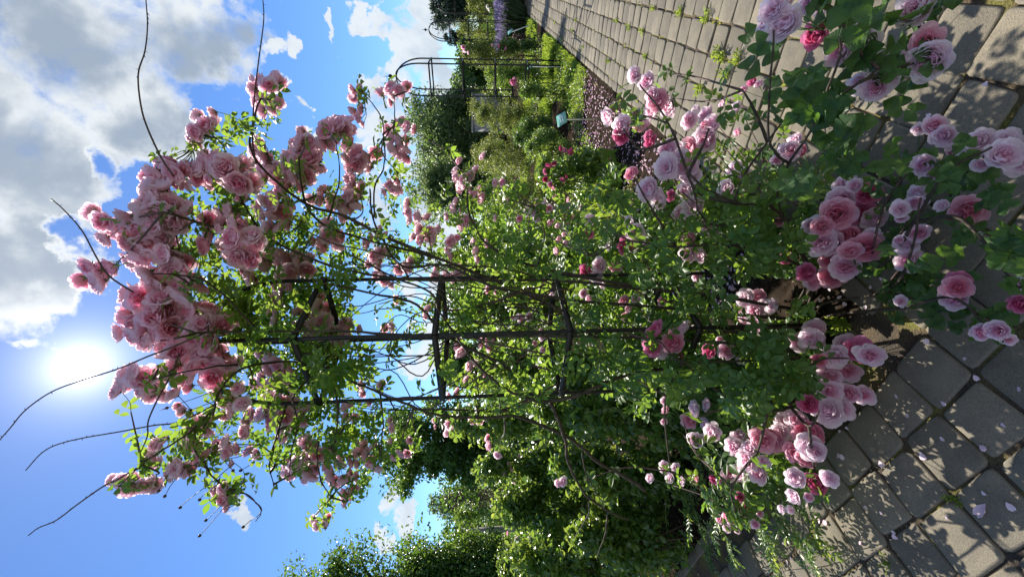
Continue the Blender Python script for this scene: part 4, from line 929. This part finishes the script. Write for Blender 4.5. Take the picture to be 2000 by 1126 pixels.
def plantobj(name, cat, label, base, c, r3, n, clumps, cr, tmpl, size, m, group=None, trunk=None, stems=0, up=(0, -.2, .7), spread=.6, droop=.25, tone=(2, 2.5), blooms=None, trunk_r=.1, stem_m=None, hang=0.0, crown=None, kmin=.02):
    o = empty(name, base, label, cat, group)
    p, ctr, idx = foliage_pts(c, *r3, n, clumps, cr, droop=hang, boxy=not trunk)
    p[:, 2] = np.maximum(p[:, 2], kmin+.05*rng.random(n))
    fr = frames(n, up, spread, droop); sz = size*(.65+.6*rng.random(n))
    ct = rng.random(clumps)*.5-.25
    tn = np.clip(rng.beta(*tone, n)+ct[idx]*.7, 0, 1)
    V, Fs, T = scatter(tmpl, p, fr, sz, tn)
    link(crown or ('crown' if trunk else 'foliage'), mesh('foliage', V, Fs, [m], None, {'tone': T}), o)
    b = np.asarray(base, float)
    if trunk:
        top = np.asarray(c, float)+np.array([0, 0, r3[2]*.3]); midp = b+(top-b)*.5+rng.normal(size=3)*[.1, .1, 0]
        mb = MB(); q = catmull([b-[0, 0, .1], midp, top], 6); mb.tube(q, np.linspace(trunk_r, trunk_r*.35, len(q)), 9)
        for cc in ctr[:min(len(ctr), 16)]:
            s_ = q[int(rng.integers(len(q)//2, len(q)))]; mb.tube(catmull([s_, (s_+cc)/2+[0, 0, .05*r3[2]], cc], 4), np.linspace(trunk_r*.35, trunk_r*.08, 9), 6)
        link('trunk', mb.mesh('trunk', [M['bark']]), o)
    for i in range(stems):
        cc = ctr[i % len(ctr)]; bb = b+[rng.normal()*.06, rng.normal()*.06, -.03]
        mb = MB(); q = catmull([bb, (bb+cc)/2+[rng.normal()*.05, rng.normal()*.05, .1], cc], 5); mb.tube(q, np.linspace(.009, .003, len(q)), 5)
        link('stem', mb.mesh('stem', [stem_m or M['cane']]), o)
    for (bx, by, bd, br, key) in (blooms or []):
        q = P(bx, by, bd); me = BL[key][int(rng.integers(len(BL[key])))]
        f = link('rose_bloom', me, o, (0, 0, 0)); f.location = Vector(q)-o.location; s = br*bd/818; f.scale = (s, s, s)
        f.rotation_euler = (R(30)+rng.normal()*.4, rng.normal()*.4, rng.random()*6)
    return o
def px_box(xt, y0, y1, dep, zb=0.0, thick=None):
    """crown centre and radii from its photo extent at distance dep"""
    a = P(xt, (y0+y1)/2, dep); l = P(945, y1, dep); r = P(945, y0, dep)
    zt = a[2]; cx_ = (l[0]+r[0])/2; cy_ = (l[1]+r[1])/2; rx = abs(r[0]-l[0])/2
    return np.array([cx_, cy_, (zt+zb)/2]), (rx, thick or rx, (zt-zb)/2), np.array([cx_, cy_, 0.0])
SHR = 'rose shrubs in the bed'
def shrub(xt, y0, y1, dep, label, n, m, size=.034, tmpl=SINGLE, thick=None, clumps=34, cr=.16, zb=.05, name='rose_shrub', cat='shrub', group=SHR, stems=6, blooms=None, **k):
    c, r3, b = px_box(xt, y0, y1, dep, zb, thick)
    r3 = (max(.05, r3[0]-cr*.6), max(.05, r3[1]-cr*.4), max(.05, r3[2]-cr*.5))
    return plantobj(name, cat, label, b, c, r3, n, clumps, cr, tmpl, size, m, group, None, stems, blooms=blooms, **k)
def tree(xt, y0, y1, dep, label, n, m, size, tmpl=SINGLE, zb=1.0, clumps=40, cr=.8, name='tree', trunk_r=.16, group=None, **k):
    c, r3, b = px_box(xt, y0, y1, dep, zb)
    r3 = (max(.1, r3[0]-cr*.2), max(.1, r3[1]-cr*.3), max(.1, r3[2]-cr*.1))
    return plantobj(name, 'tree', label, b, c, r3, n, clumps, cr, tmpl, size, m, group, True, 0, trunk_r=trunk_r, **k)
q_ = LEAF_Q
# right of the front rose, behind it, towards the bare obelisk
shrub(925, 195, 265, 9.0, 'yellow-green rose shrub standing just left of the bare obelisk', int(9000*q_), M['shrub_yellow'], .03, zb=.35, clumps=46, cr=.17)
shrub(932, 255, 345, 8.8, 'dense yellowish rose shrub in front of the feathery trees, widest of the row', int(12000*q_), M['shrub_yellow'], .03, zb=.3, clumps=60, cr=.18)
shrub(950, 330, 420, 7.5, 'bushy green rose shrub just right of the front rose, mid-green with small leaves', int(9000*q_), M['shrub_yellow'], .03, zb=.2, clumps=50, cr=.16)
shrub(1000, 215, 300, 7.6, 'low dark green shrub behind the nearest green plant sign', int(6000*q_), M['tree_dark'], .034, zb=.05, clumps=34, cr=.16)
shrub(1040, 285, 400, 4.8, 'rose bush with small crimson and magenta flowers beside the petal-strewn soil', int(2604*q_), M['shrub_leaf'], .055, zb=.02, clumps=30, cr=.13,
      blooms=[(1115, 297, 4.62, 7, 'R'), (1072, 322, 4.62, 8, 'R'), (1065, 335, 4.67, 7, 'd'), (1082, 318, 4.62, 6, 'd'), (1100, 350, 4.62, 7, 'd'), (1065, 350, 4.67, 6, 'R'), (1095, 290, 4.62, 6, 'R'), (1103, 293, 4.64, 6, 'd'), (1075, 360, 4.62, 6, 'd'), (1085, 385, 4.62, 6, 'd'), (1120, 427, 4.52, 6, 'd'), (1107, 345, 4.62, 5, 'R'), (1080, 365, 4.64, 7, 'm'), (1110, 390, 4.62, 6, 'm'), (1135, 405, 4.52, 6, 'p')] )
shrub(940, 120, 185, 8.6, 'bright green rose shrub seen through the legs of the bare obelisk', int(8000*q_), M['shrub_leaf'], .036, zb=.15, clumps=44, cr=.18, blooms=[(1003, 160, 8.2, 7, 'd'), (1006, 156, 8.2, 6, 'm')])
shrub(1010, 160, 200, 7.0, 'low leafy shrub at the foot of the bare obelisk, away from the path', int(3000*q_), M['shrub_leaf'], .034, zb=.02, clumps=20, cr=.13)
shrub(900, 78, 135, 10.5, 'pale green rose shrub with a few pink flowers between the two obelisks', int(8000*q_), M['shrub_yellow'], .04, zb=.3, clumps=44, cr=.2, blooms=[(975, 90, 10, 5, 'd'), (988, 95, 10, 4, 'd'), (962, 88, 10, 4, 'm'), (905, 92, 10, 5, 'p'), (907, 100, 10, 5, 'p'), (915, 103, 10, 4, 'p')])
shrub(975, 76, 100, 10.2, 'dark green low shrub by the far lawn strip', int(3000*q_), M['tree_dark'], .04, zb=.02, clumps=20, cr=.16)
shrub(892, 30, 85, 13.5, 'yellowish shrub behind the farther obelisk with round top', int(7000*q_), M['shrub_yellow'], .045, zb=.3, clumps=40, cr=.24)
shrub(905, -25, 40, 17, 'broad pale shrub behind the lavender at the end of the path', int(7000*q_), M['shrub_yellow'], .055, zb=.3, clumps=40, cr=.3, blooms=[(952, 14, 15.5, 4, 'W'), (955, 20, 15.5, 4, 'W'), (958, 16, 15.5, 3, 'W')])
shrub(1000, 62, 82, 11.4, 'rust-orange leaved low plant by the pale grey sign', int(1400*q_), M['bronze_leaf'], .04, zb=.02, clumps=12, cr=.1, name='garden_plant', cat='plant', group=None)
shrub(905, 165, 260, 11.8, 'tall rose shrub in the second rank behind the nearest sign', int(8000*q_), M['shrub_yellow'], .04, zb=.05, clumps=50, cr=.22)
shrub(912, 255, 350, 11.4, 'rose shrub in the second rank below the tallest feathery tree', int(8000*q_), M['shrub_yellow'], .04, zb=.05, clumps=50, cr=.22)
shrub(905, 345, 445, 10.2, 'second-rank shrub below the broad feathery tree', int(8000*q_), M['shrub_leaf'], .04, zb=.05, clumps=50, cr=.22)
shrub(1020, 250, 330, 6.8, 'low spreading leafy shrub between nearest sign and crimson-flowered bush', int(5000*q_), M['shrub_leaf'], .034, zb=.0, clumps=34, cr=.14)
shrub(908, 540, 680, 8.0, 'farther shrub seen through the front obelisk', int(8000*q_), M['shrub_leaf'], .04, zb=.05, clumps=56, cr=.22)
shrub(1080, 870, 990, 3.15, 'low shaded rose shrub under the forked dark canes', int(3720*q_), M['shrub_leaf'], .055, zb=.0, clumps=40, cr=.12, tone=(2, 3))
shrub(1110, 990, 1130, 3.05, 'low rose shrub at the left edge above bare soil', int(4030*q_), M['shrub_leaf'], .055, zb=.0, clumps=40, cr=.12)
shrub(1100, 760, 880, 2.75, 'low leafy shrub between the front rose and the trailing shoots', int(3720*q_), M['shrub_leaf'], .055, zb=.0, clumps=36, cr=.12)
# green filling between the front rose and the trees
shrub(905, 430, 560, 4.6, 'tall sunlit green shrub directly behind the front obelisk', int(5580*q_), M['shrub_leaf'], .055, zb=.3, clumps=52, cr=.17, tone=(2.5, 2))
shrub(915, 540, 670, 3.9, 'bright backlit green shrub seen between the legs of the front obelisk', int(5580*q_), M['shrub_leaf'], .055, zb=.05, clumps=52, cr=.16, tone=(2.6, 2))
shrub(985, 440, 560, 3.3, 'knee-high shadowy shrub behind the front rose on the path side', int(2790*q_), M['shrub_leaf'], .055, zb=.02, clumps=30, cr=.13)
shrub(905, 660, 790, 3.6, 'sunlit bushy rose shrub just left of the front obelisk, glowing yellow-green', int(6200*q_), M['shrub_leaf'], .055, zb=.02, clumps=56, cr=.16, tone=(2.8, 2))
shrub(880, 770, 880, 3.7, 'tall leafy rose shrub with upright shoots left of the arching dark canes', int(5580*q_), M['shrub_leaf'], .055, zb=.02, clumps=50, cr=.16)
shrub(1030, 720, 860, 2.9, 'blue-green rose shrub low behind the arching dark canes', int(4030*q_), M['shrub_leaf'], .055, zb=.02, clumps=40, cr=.13, tone=(2, 3.2))
shrub(930, 860, 960, 4.2, 'rose shrub with tiny faded pink flowers before the dark hedge', int(5270*q_), M['shrub_leaf'], .055, zb=.02, clumps=46, cr=.16, blooms=[(995, 905, 4.1, 5, 'p'), (1000, 915, 4.1, 5, 'm'), (985, 925, 4.1, 4, 'p'), (1005, 940, 4.1, 5, 'p'), (975, 885, 4.15, 4, 'm'), (1015, 890, 4.1, 4, 'p')])
shrub(960, 940, 1050, 4.0, 'dense small-leaved rose shrub with a pale mauve flower, farther from the path', int(5580*q_), M['shrub_leaf'], .055, zb=.02, clumps=50, cr=.16, blooms=[(1010, 1050, 3.9, 6, 'p'), (992, 1040, 3.9, 5, 'm'), (1033, 1050, 3.85, 5, 'W')])
shrub(1000, 1030, 1170, 3.4, 'bright leafy rose shrub at the left edge beside bare dark soil', int(5580*q_), M['shrub_leaf'], .055, zb=.02, clumps=50, cr=.15)
shrub(955, 1060, 1150, 5.5, 'shrub with a few buds under the tall left hedge', int(6000*q_), M['shrub_leaf'], .04, zb=.1, clumps=36, cr=.18)
# far trees and hedges
TG = None
tree(798, 175, 262, 27, 'grey-green tree with feathery crown, just left of the bare obelisk', int(16000*q_), M['willow'], .17, SINGLE, zb=.2, clumps=60, cr=1.0, droop=.5)
tree(790, 215, 320, 25, 'tallest feathery feathery tree in the middle of the far row', int(18000*q_), M['willow'], .17, SINGLE, zb=.2, clumps=64, cr=1.0, droop=.5)
tree(797, 308, 428, 24, 'broad feathery tree at the near end of the row, partly behind rose sprays', int(18000*q_), M['willow'], .17, SINGLE, zb=.2, clumps=64, cr=1.0, droop=.5)
tree(815, 285, 345, 27, 'darker feathery tree filling the gap in the far row', int(11000*q_), M['tree_dark'], .18, SINGLE, zb=.2, clumps=50, cr=.9)
tree(880, 140, 215, 30, 'low dark tree behind the top of the bare obelisk', int(8000*q_), M['tree_dark'], .24, SINGLE, zb=.3, clumps=40, cr=.9)
tree(888, 85, 150, 24, 'small dark green tree between the two round-topped obelisks', int(8000*q_), M['tree_dark'], .2, SINGLE, zb=.3, clumps=40, cr=.7)
tree(838, -40, 62, 26, 'blue-grey pine with open bristly crown at the end of the path', int(14000*q_), M['conifer'], .26, THIN, zb=1.2, clumps=60, cr=.6, spread=1.2)
for yy, xt in ((67, 858), (73, 856), (83, 866)):
    dep = 30; c, r3, b = px_box(xt, yy-5, yy+5, dep, .4); o = plantobj('conifer', 'tree', {67: 'slim pointed conifer nearest the blue-grey pine', 73: 'middle one of three slim pointed conifers', 83: 'slim pointed conifer standing apart, left of the farther obelisk'}[yy], b, c, (r3[0]*.6, r3[0]*.6, r3[2]-.1), int(2200*q_), 26, .2, THIN, .2, M['conifer'], 'slim conifers far along the path', True, trunk_r=.06)
tree(835, 655, 760, 20, 'distant green tree framed by the front obelisk bars', int(8000*q_), M['tree_dark'], .17, SINGLE, zb=.4, clumps=46, cr=.7)
tree(870, 420, 660, 26, 'wide low trees far behind the front obelisk', int(12000*q_), M['tree_dark'], .2, SINGLE, zb=.3, clumps=70, cr=.8)
tree(706, 785, 960, 9.5, 'big dark leafy tree left of the front rose, with sunlit edges', int(30000*q_), M['tree_dark'], .085, SINGLE, zb=.4, clumps=110, cr=.42, trunk_r=.12, tone=(2, 2.4))
tree(842, 945, 1008, 24, 'rounded mid-green tree beyond the brown bush', int(8000*q_), M['willow'], .18, SINGLE, zb=.3, clumps=46, cr=.7)
tree(846, 1000, 1064, 22, 'smaller round green tree next to the tall left hedge', int(7000*q_), M['tree_dark'], .16, SINGLE, zb=.3, clumps=40, cr=.6)
shrub(868, 945, 995, 11, 'twiggy brown-purple bush in front of the far trees', int(7000*q_), M['bronze_leaf'], .06, THIN, zb=.5, clumps=36, cr=.28, name='shrub', group=None)
shrub(878, 985, 1025, 10, 'small sunlit green bush by the wooden post', int(4000*q_), M['shrub_leaf'], .05, zb=.3, clumps=24, cr=.25, name='shrub', group=None)
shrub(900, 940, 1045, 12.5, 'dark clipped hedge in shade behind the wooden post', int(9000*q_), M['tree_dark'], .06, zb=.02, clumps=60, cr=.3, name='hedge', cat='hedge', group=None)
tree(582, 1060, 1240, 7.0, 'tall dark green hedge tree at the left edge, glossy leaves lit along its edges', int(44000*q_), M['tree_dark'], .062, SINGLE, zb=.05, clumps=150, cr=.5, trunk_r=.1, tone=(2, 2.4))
tree(770, 1052, 1115, 7.6, 'lower part of the left hedge, a rounded bush with sunlit top', int(10000*q_), M['shrub_leaf'], .06, SINGLE, zb=.05, clumps=50, cr=.32, trunk_r=.06, tone=(1.6, 3))
# wooden post, far stone wall
o = empty('wooden_post', P(985, 1032, 8.5)*[1, 1, 0], 'pale weathered wooden post before the dark hedge', 'post'); top = P(903, 1032, 8.5)
mb = MB(); mb.box([0, 0, top[2]/2], .09, .09, top[2]); link('shaft', mb.mesh('shaft', [M['wood']], False), o, (0, 0, 0))
mb = MB(); mb.box([0, 0, top[2]+.012], .12, .12, .025); link('cap', mb.mesh('cap', [M['wood']], False), o, (0, 0, 0))
a = P(945, 190, 22); b = P(945, 250, 20.5); zt = P(922, 220, 21)[2]
o = empty('stone_wall', [(a[0]+b[0])/2, (a[1]+b[1])/2, 0], 'grey stone garden wall under the feathery trees', 'wall')
dv = (b-a)[:2]; ln = np.linalg.norm(dv); dv /= ln; Rm = np.array([[dv[0], -dv[1], 0], [dv[1], dv[0], 0], [0, 0, 1]])
mb = MB(); mb.box([0, 0, zt/2-.05], ln, .4, zt, Rm); link('masonry', mb.mesh('masonry', [M['stone_wall']], False), o, (0, 0, 0))
mb = MB(); mb.box([0, 0, zt-.02], ln+.1, .5, .09, Rm); link('coping', mb.mesh('coping', [M['stone_wall']], False), o, (0, 0, 0))

# lavender
def lavender(b, rad, label, n):
    b = np.array([b[0], b[1], 0.0]); o = empty('lavender', b, label, 'lavender', 'lavender clumps at the end of the bed')
    a = rng.random(n)*6.283; r_ = rad*np.sqrt(rng.random(n)); tilt = r_/rad*.55
    hh = .62+.3*rng.random(n)
    dirs = np.stack([np.cos(a)*np.sin(tilt), np.sin(a)*np.sin(tilt), np.cos(tilt)], axis=1)
    base_ = np.stack([np.cos(a)*r_*.6, np.sin(a)*r_*.6, np.zeros(n)], axis=1)+b
    s = np.cross(dirs, rng.normal(size=(n, 3))); s /= np.linalg.norm(s, axis=1)[:, None]; nn_ = np.cross(s, dirs)
    fr = np.stack([s, dirs, nn_], axis=2)
    V, Fs, T = scatter(THIN, base_, fr*np.array([.35, 1, 1])[None, None, :], hh, None)
    link('foliage', mesh('foliage', V, Fs, [M['lav_leaf']], None, {'tone': T}), o)
    tip = base_+dirs*hh[:, None]
    fs = []; pos = np.repeat(tip, 4, axis=0)+np.repeat(dirs, 4, axis=0)*(rng.random((4*n, 1))*.09-.03)
    V, Fs, T = scatter(TWO, pos, np.repeat(fr, 4, axis=0)*np.array([1, 1, 1])[None, None, :], .045*(.7+.6*rng.random(4*n)))
    prop(link('flower_spike', mesh('flower_spike', V, Fs, [M['lav_flower']], None, {'tone': T}), o), kind='stuff')
lavender(P(945, 40, 12.9), .62, 'large lavender clump in flower at the path edge, nearest of the purple clumps', int(1700*q_))
lavender(P(945, 8, 13.6), .6, 'second purple lavender clump at the far corner of the path', int(1500*q_))
lavender(P(945, 72, 13.7), .55, 'purple lavender clump behind the farther round-topped obelisk', int(1300*q_))

# grass: blades on the strips and tufts at the edge of the bed
def blades(name, fn, n, h, m=None):
    pts = np.array([fn() for _ in range(n)])
    d = rng.normal(size=(n, 3))*.35+[0, 0, 1]; d /= np.linalg.norm(d, axis=1)[:, None]
    s = np.cross(d, rng.normal(size=(n, 3))); s /= np.linalg.norm(s, axis=1)[:, None]; fr = np.stack([s, d, np.cross(s, d)], axis=2)
    V, Fs, T = scatter(THIN, pts, fr, h*(.5+rng.random(n)))
    return prop(link(name, mesh(name, V, Fs, [m or M['grass']], None, {'tone': T})), kind='stuff')
blades('grass', lambda: uv(9.25+1.4*rng.random(), -1.1-4.5*rng.random(), -.02), int(16000*q_), .09)
blades('grass', lambda: uv(12.65+1.9*rng.random(), -1.1-5*rng.random(), -.02), int(12000*q_), .1)
blades('grass', lambda: uv(6.4+2.6*rng.random()**.8, -1.08-.7*rng.random()**1.5, -.02), int(5000*q_), .06)
# ground cover along the bed edge: low plants, leafy
def cover(label, u0, u1, v0, v1, n, size, m, h, name='ground_cover'):
    uu = u0+(u1-u0)*rng.random(n); vv = v0+(v1-v0)*rng.random(n)
    hgt = h*(.5+.5*np.sin(uu*5.1+vv*7)*np.sin(uu*11-vv*3))
    p = np.stack([UU[0]*uu+VV[0]*vv, UU[1]*uu+VV[1]*vv, .01+np.abs(hgt)*rng.random(n)], axis=1)
    fr = frames(n, (0, 0, .8), .6, .1); V, Fs, T = scatter(SINGLE, p, fr, size*(.6+.7*rng.random(n)))
    o = link(name, mesh(name, V, Fs, [m], None, {'tone': T})); return prop(o, kind='stuff')
cover('', 6.2, 8.6, -1.9, -1.12, int(2600*q_), .035, M['shrub_leaf'], .16)
cover('', 3.4, 6.4, -3.0, -1.75, int(2600*q_), .035, M['shrub_leaf'], .16)
cover('', 2.6, 4.2, -2.4, -1.5, int(900*q_), .03, M['shrub_yellow'], .08)
cover('', 10.8, 12.4, -4, -1.2, int(1500*q_), .05, M['shrub_leaf'], .15)
# catmint by the petal-strewn soil
p0 = G(1190, 370); o = empty('catmint', p0, 'low spiky green catmint with mauve flowers near the red-flowered rose', 'plant')
n = int(900*q_); pts = p0+np.stack([rng.normal(size=n)*.12, rng.normal(size=n)*.2, np.zeros(n)], axis=1)
d = rng.normal(size=(n, 3))*.3+[0, 0, 1]; d /= np.linalg.norm(d, axis=1)[:, None]; s = np.cross(d, rng.normal(size=(n, 3))); s /= np.linalg.norm(s, axis=1)[:, None]
fr = np.stack([s, d, np.cross(s, d)], axis=2); V, Fs, T = scatter(THIN, pts, fr, .16+.14*rng.random(n))
link('foliage', mesh('foliage', V, Fs, [M['grass']], None, {'tone': T}), o)
V, Fs, T = scatter(TWO, np.repeat(pts[:120]+d[:120]*.22, 4, axis=0)+rng.normal(size=(480, 3))*.02, frames(480), .02*np.ones(480)); prop(link('flower', mesh('flower', V, Fs, [M['lav_flower']], None, {'tone': T}), o), kind='stuff')

# pink petals lying thick on the soil, crumbs of bark
n = 1700
def litter():
    u = 1.9+5*rng.random()**1.2; v = -1.08-.95*rng.random()
    return uv(u, v, .008+.02*rng.random())
pts = np.array([litter() for _ in range(n)]); fr = frames(n, (0, 0, 1.0), .35, 0)
V, Fs, T = scatter(SINGLE, pts, fr, .03*(.6+.7*rng.random(n)))
prop(link('petal_litter', mesh('petal_litter', V, Fs, [M['petal_fallen']], None, {'tone': T})), kind='stuff')
n = 2600; uu = 1.22+2.6*rng.random(n)**1.2; vv = -1.06-3.2*rng.random(n)
pts = np.stack([UU[0]*uu+VV[0]*vv, UU[1]*uu+VV[1]*vv, .0*uu+.012*rng.random(n)], axis=1)
fr = frames(n, (0, 0, 1.0), .6, 0); V, Fs, T = scatter(TWO, pts, fr, .006+.022*rng.random(n)**2)
M['chips'] = leaf_mat('bark_chips', [(.03, .022, .016), (.1, .075, .05), (.26, .2, .14)], [(.03, .02, .01), (.06, .05, .03)], .05, .9, .2)
prop(link('bark_mulch', mesh('bark_mulch', V, Fs, [M['chips']], None, {'tone': T**2.5})), kind='stuff')

# trailing shoots of a small-leaved rose on the left, over soil and paving
TR = [[(1290, 905), (1330, 960), (1345, 1010), (1335, 1080), (1300, 1126)], [(1300, 900), (1350, 980), (1370, 1040), (1395, 1110)], [(1320, 900), (1390, 975), (1420, 1060), (1440, 1115)], [(1340, 890), (1440, 960), (1490, 1040), (1510, 1110)],
      [(1360, 890), (1480, 950), (1540, 1020), (1580, 1080), (1600, 1130)], [(1370, 880), (1500, 930), (1570, 1000), (1620, 1080)], [(1280, 890), (1260, 980), (1240, 1060), (1230, 1100)], [(1290, 880), (1310, 820), (1325, 780)], [(1270, 930), (1280, 1010), (1270, 1100)],
      [(1330, 870), (1400, 900), (1460, 930), (1530, 960)], [(1380, 900), (1450, 1000), (1530, 1085)], [(1310, 920), (1300, 1000), (1310, 1080)], [(1350, 900), (1400, 1000), (1380, 1090)]]
b0 = G(1420, 800); o = empty('trailing_rose', G(1300, 880), 'small-leaved rose with thin green shoots trailing over soil and paving at the left', 'rose')
LP = []; LD = []
for sh in TR:
    q3 = []
    for i, (x, y) in enumerate(sh):
        t = i/(len(sh)-1); g = gdepth(x, y); q3.append(P(x, y, min(g*(.985-.16*math.sin(math.pi*min(1, t*.9+.1))*(.7+.4*rng.random())), 3.2)))
    q3 = catmull(q3, 6); mb = MB(); mb.tube(q3, np.linspace(.0035, .0014, len(q3)), 5); link('shoot', mb.mesh('shoot', [M['green_stem']]), o)
    ln = np.sum(np.linalg.norm(np.diff(q3, axis=0), axis=1)); k_ = max(6, int(ln/.03))
    for t in np.linspace(.08, 1, k_):
        i = min(len(q3)-2, int(t*(len(q3)-1))); d = q3[i+1]-q3[i]; d /= np.linalg.norm(d)+1e-9
        side = np.cross(d, [0, 0, 1]); side /= np.linalg.norm(side)+1e-9; sg = 1 if rng.random() < .5 else -1
        LP.append(q3[i]); LD.append(d*.5+side*sg+np.array([0, 0, .35*rng.normal()]))
LP = np.array(LP); LD = np.array(LD); LD /= np.linalg.norm(LD, axis=1)[:, None]
nrm = np.array([0, 0, 1.0])+rng.normal(size=LD.shape)*.35; nrm -= LD*np.sum(nrm*LD, axis=1)[:, None]; nrm /= np.linalg.norm(nrm, axis=1)[:, None]
fr = np.stack([np.cross(LD, nrm), LD, nrm], axis=2); V, Fs, T = scatter(LEAF7, LP, fr, .085*(.6+.6*rng.random(len(LP)))); V[:, 2] = np.maximum(V[:, 2], .006)
link('foliage', mesh('foliage', V, Fs, [M['shrub_leaf']], None, {'tone': T}), o)

# moss and tiny weeds along the long joints
mp = []
for row in range(-1, 14):
    vj = VROW+row*DV
    for _ in range(int(420)):
        u = 2.0+15*rng.random()**1.2
        if math.sin(u*3.7+row*2.1)+math.sin(u*9.1+row)+rng.normal()*.5 > .35: mp.append(uv(u, vj+rng.normal()*.009, -.008))
mp = np.array(mp); fr = frames(len(mp), (0, 0, .6), .7, -.2); V, Fs, T = scatter(TWO, mp, fr, .016+.022*rng.random(len(mp)), .4+.6*rng.random(len(mp)))
prop(link('moss', mesh('moss', V, Fs, [M['shrub_yellow']], None, {'tone': T})), kind='stuff')
# weeds in the joints
def weed(px, py, label, n=14, h=.06, m=None, name='weed'):
    b = G(px, py); o = empty(name, b, label, 'weed', 'green weeds growing in the paving joints')
    d = rng.normal(size=(n, 3))*.6+[0, 0, .8]; d /= np.linalg.norm(d, axis=1)[:, None]; s = np.cross(d, rng.normal(size=(n, 3))); s /= np.linalg.norm(s, axis=1)[:, None]
    fr = np.stack([s, d, np.cross(s, d)], axis=2)
    V, Fs, T = scatter(LEAF7, np.repeat(b[None], n, axis=0)+rng.normal(size=(n, 3))*[.008, .008, 0], fr, h*(.6+.7*rng.random(n)), .5+.5*rng.random(n))
    link('foliage', mesh('foliage', V, Fs, [M['grass']], None, {'tone': T}), o)
wl = 'green weed tuft growing in a joint of the sunlit paving'
for x, y in ((1380, 38), (1412, 112), (1405, 103), (1443, 118), (1422, 145), (1372, 172), (1330, 24), (1278, 16), (1100, 78), (1084, 45), (1120, 60), (1140, 92), (1190, 118), (1205, 40), (1230, 55), (1255, 62), (1126, 40), (1262, 108)):
    weed(x, y, wl, 12, .045 if x < 1370 else .06)
for x, y, lb in ((1650, 632, 'feathery weed beside the edge of the soil under the front rose'), (1735, 1098, 'tiny bright weed in the joint near the large fallen petal'), (1872, 972, 'small weed in the joint shaded by the low rose shoots'), (1765, 8, 'mossy weed tuft in the shaded joint at the near path')):
    o = weed(x, y, lb, 22 if x == 1650 else 9, .07 if x == 1650 else .03)

# fallen petals, each by itself
pv = np.array([[0, -.5, .0], [-.38, -.1, .05], [-.45, .25, .1], [-.2, .5, .06], [.02, .43, .02], [.22, .52, .07], [.45, .22, .1], [.36, -.12, .05], [0, .05, -.03]])
pm = mesh('fallen_petal', pv, [(i, (i+1) % 8, 8) for i in range(8)], [M['petal_fallen']], None, {'tone': [.5, .3, .1, .1, .1, .1, .1, .3, .25]}, True)
FP = """1643 891 9;1721 905 11;1803 891 13;1840 857 8;1919 874 10;1906 737 8;1842 787 7;1772 812 8;1750 773 7;1654 835 6;1810 667 8;1973 988 12;1922 963 7;1748 1048 8;1745 1040 7;1637 890 8;1596 1010 8;1600 1018 7;1610 1020 8;1690 990 6;1649 594 7;1632 620 8;1640 580 6;1648 570 5;1600 585 6;1590 600 6;1560 590 5;1620 565 5;1813 225 7;1925 165 8;1915 457 8;1721 545 6;1689 370 6;1660 400 6;1810 250 5;1755 160 8;1300 985 5;1575 985 6;1530 1060 5;1537 1097 5;1545 1090 6;1640 842 5;1700 560 6;1690 600 6;1310 930 5;1285 1000 5;1290 640 4;1720 1000 6;1885 700 6;1960 830 7;1680 1060 6;1600 870 6;1990 760 8;1850 1010 6"""
for ln in FP.replace('\n', '').split(';'):
    x, y, r_ = map(float, ln.split()); g = G(x, y, .009); s = r_*gdepth(x, y)/818*1.35
    o = link('fallen_petal', pm, None, g); o.rotation_euler = (rng.normal()*.25, rng.normal()*.25, rng.random()*6.3); o.scale = (s, s*(.8+.4*rng.random()), s)
    prop(o, 'small pale pink petal fallen flat among others on the paving and soil', 'petal', 'fallen petals on the paving and soil')
o = link('fallen_petal', pm, None, G(1916, 995, .012)); s = .034*1.25; o.scale = (s*.8, s*1.25, s); o.rotation_euler = (.1, .15, 1.2)
prop(o, 'largest fallen petal, broad and whitish, lying on the sunlit stones near the picture foot', 'petal', 'fallen petals on the paving and soil')
# twine tie on the front obelisk
c_ = P(1100, 648, 1.82); o = empty('twine_tie', c_, 'loop of pale garden twine tying a cane to the front obelisk', 'twine'); mb = MB()
q = [c_+np.array([.03*math.cos(t), .022*math.sin(t), .006*math.sin(2*t)]) for t in np.linspace(0, 6.6, 22)]+[c_+[.03, -.01, -.04], c_+[.035, -.01, -.1]]
mb.tube(q, .0022, 5); link('loop', mb.mesh('loop', [M['twine']]), o)
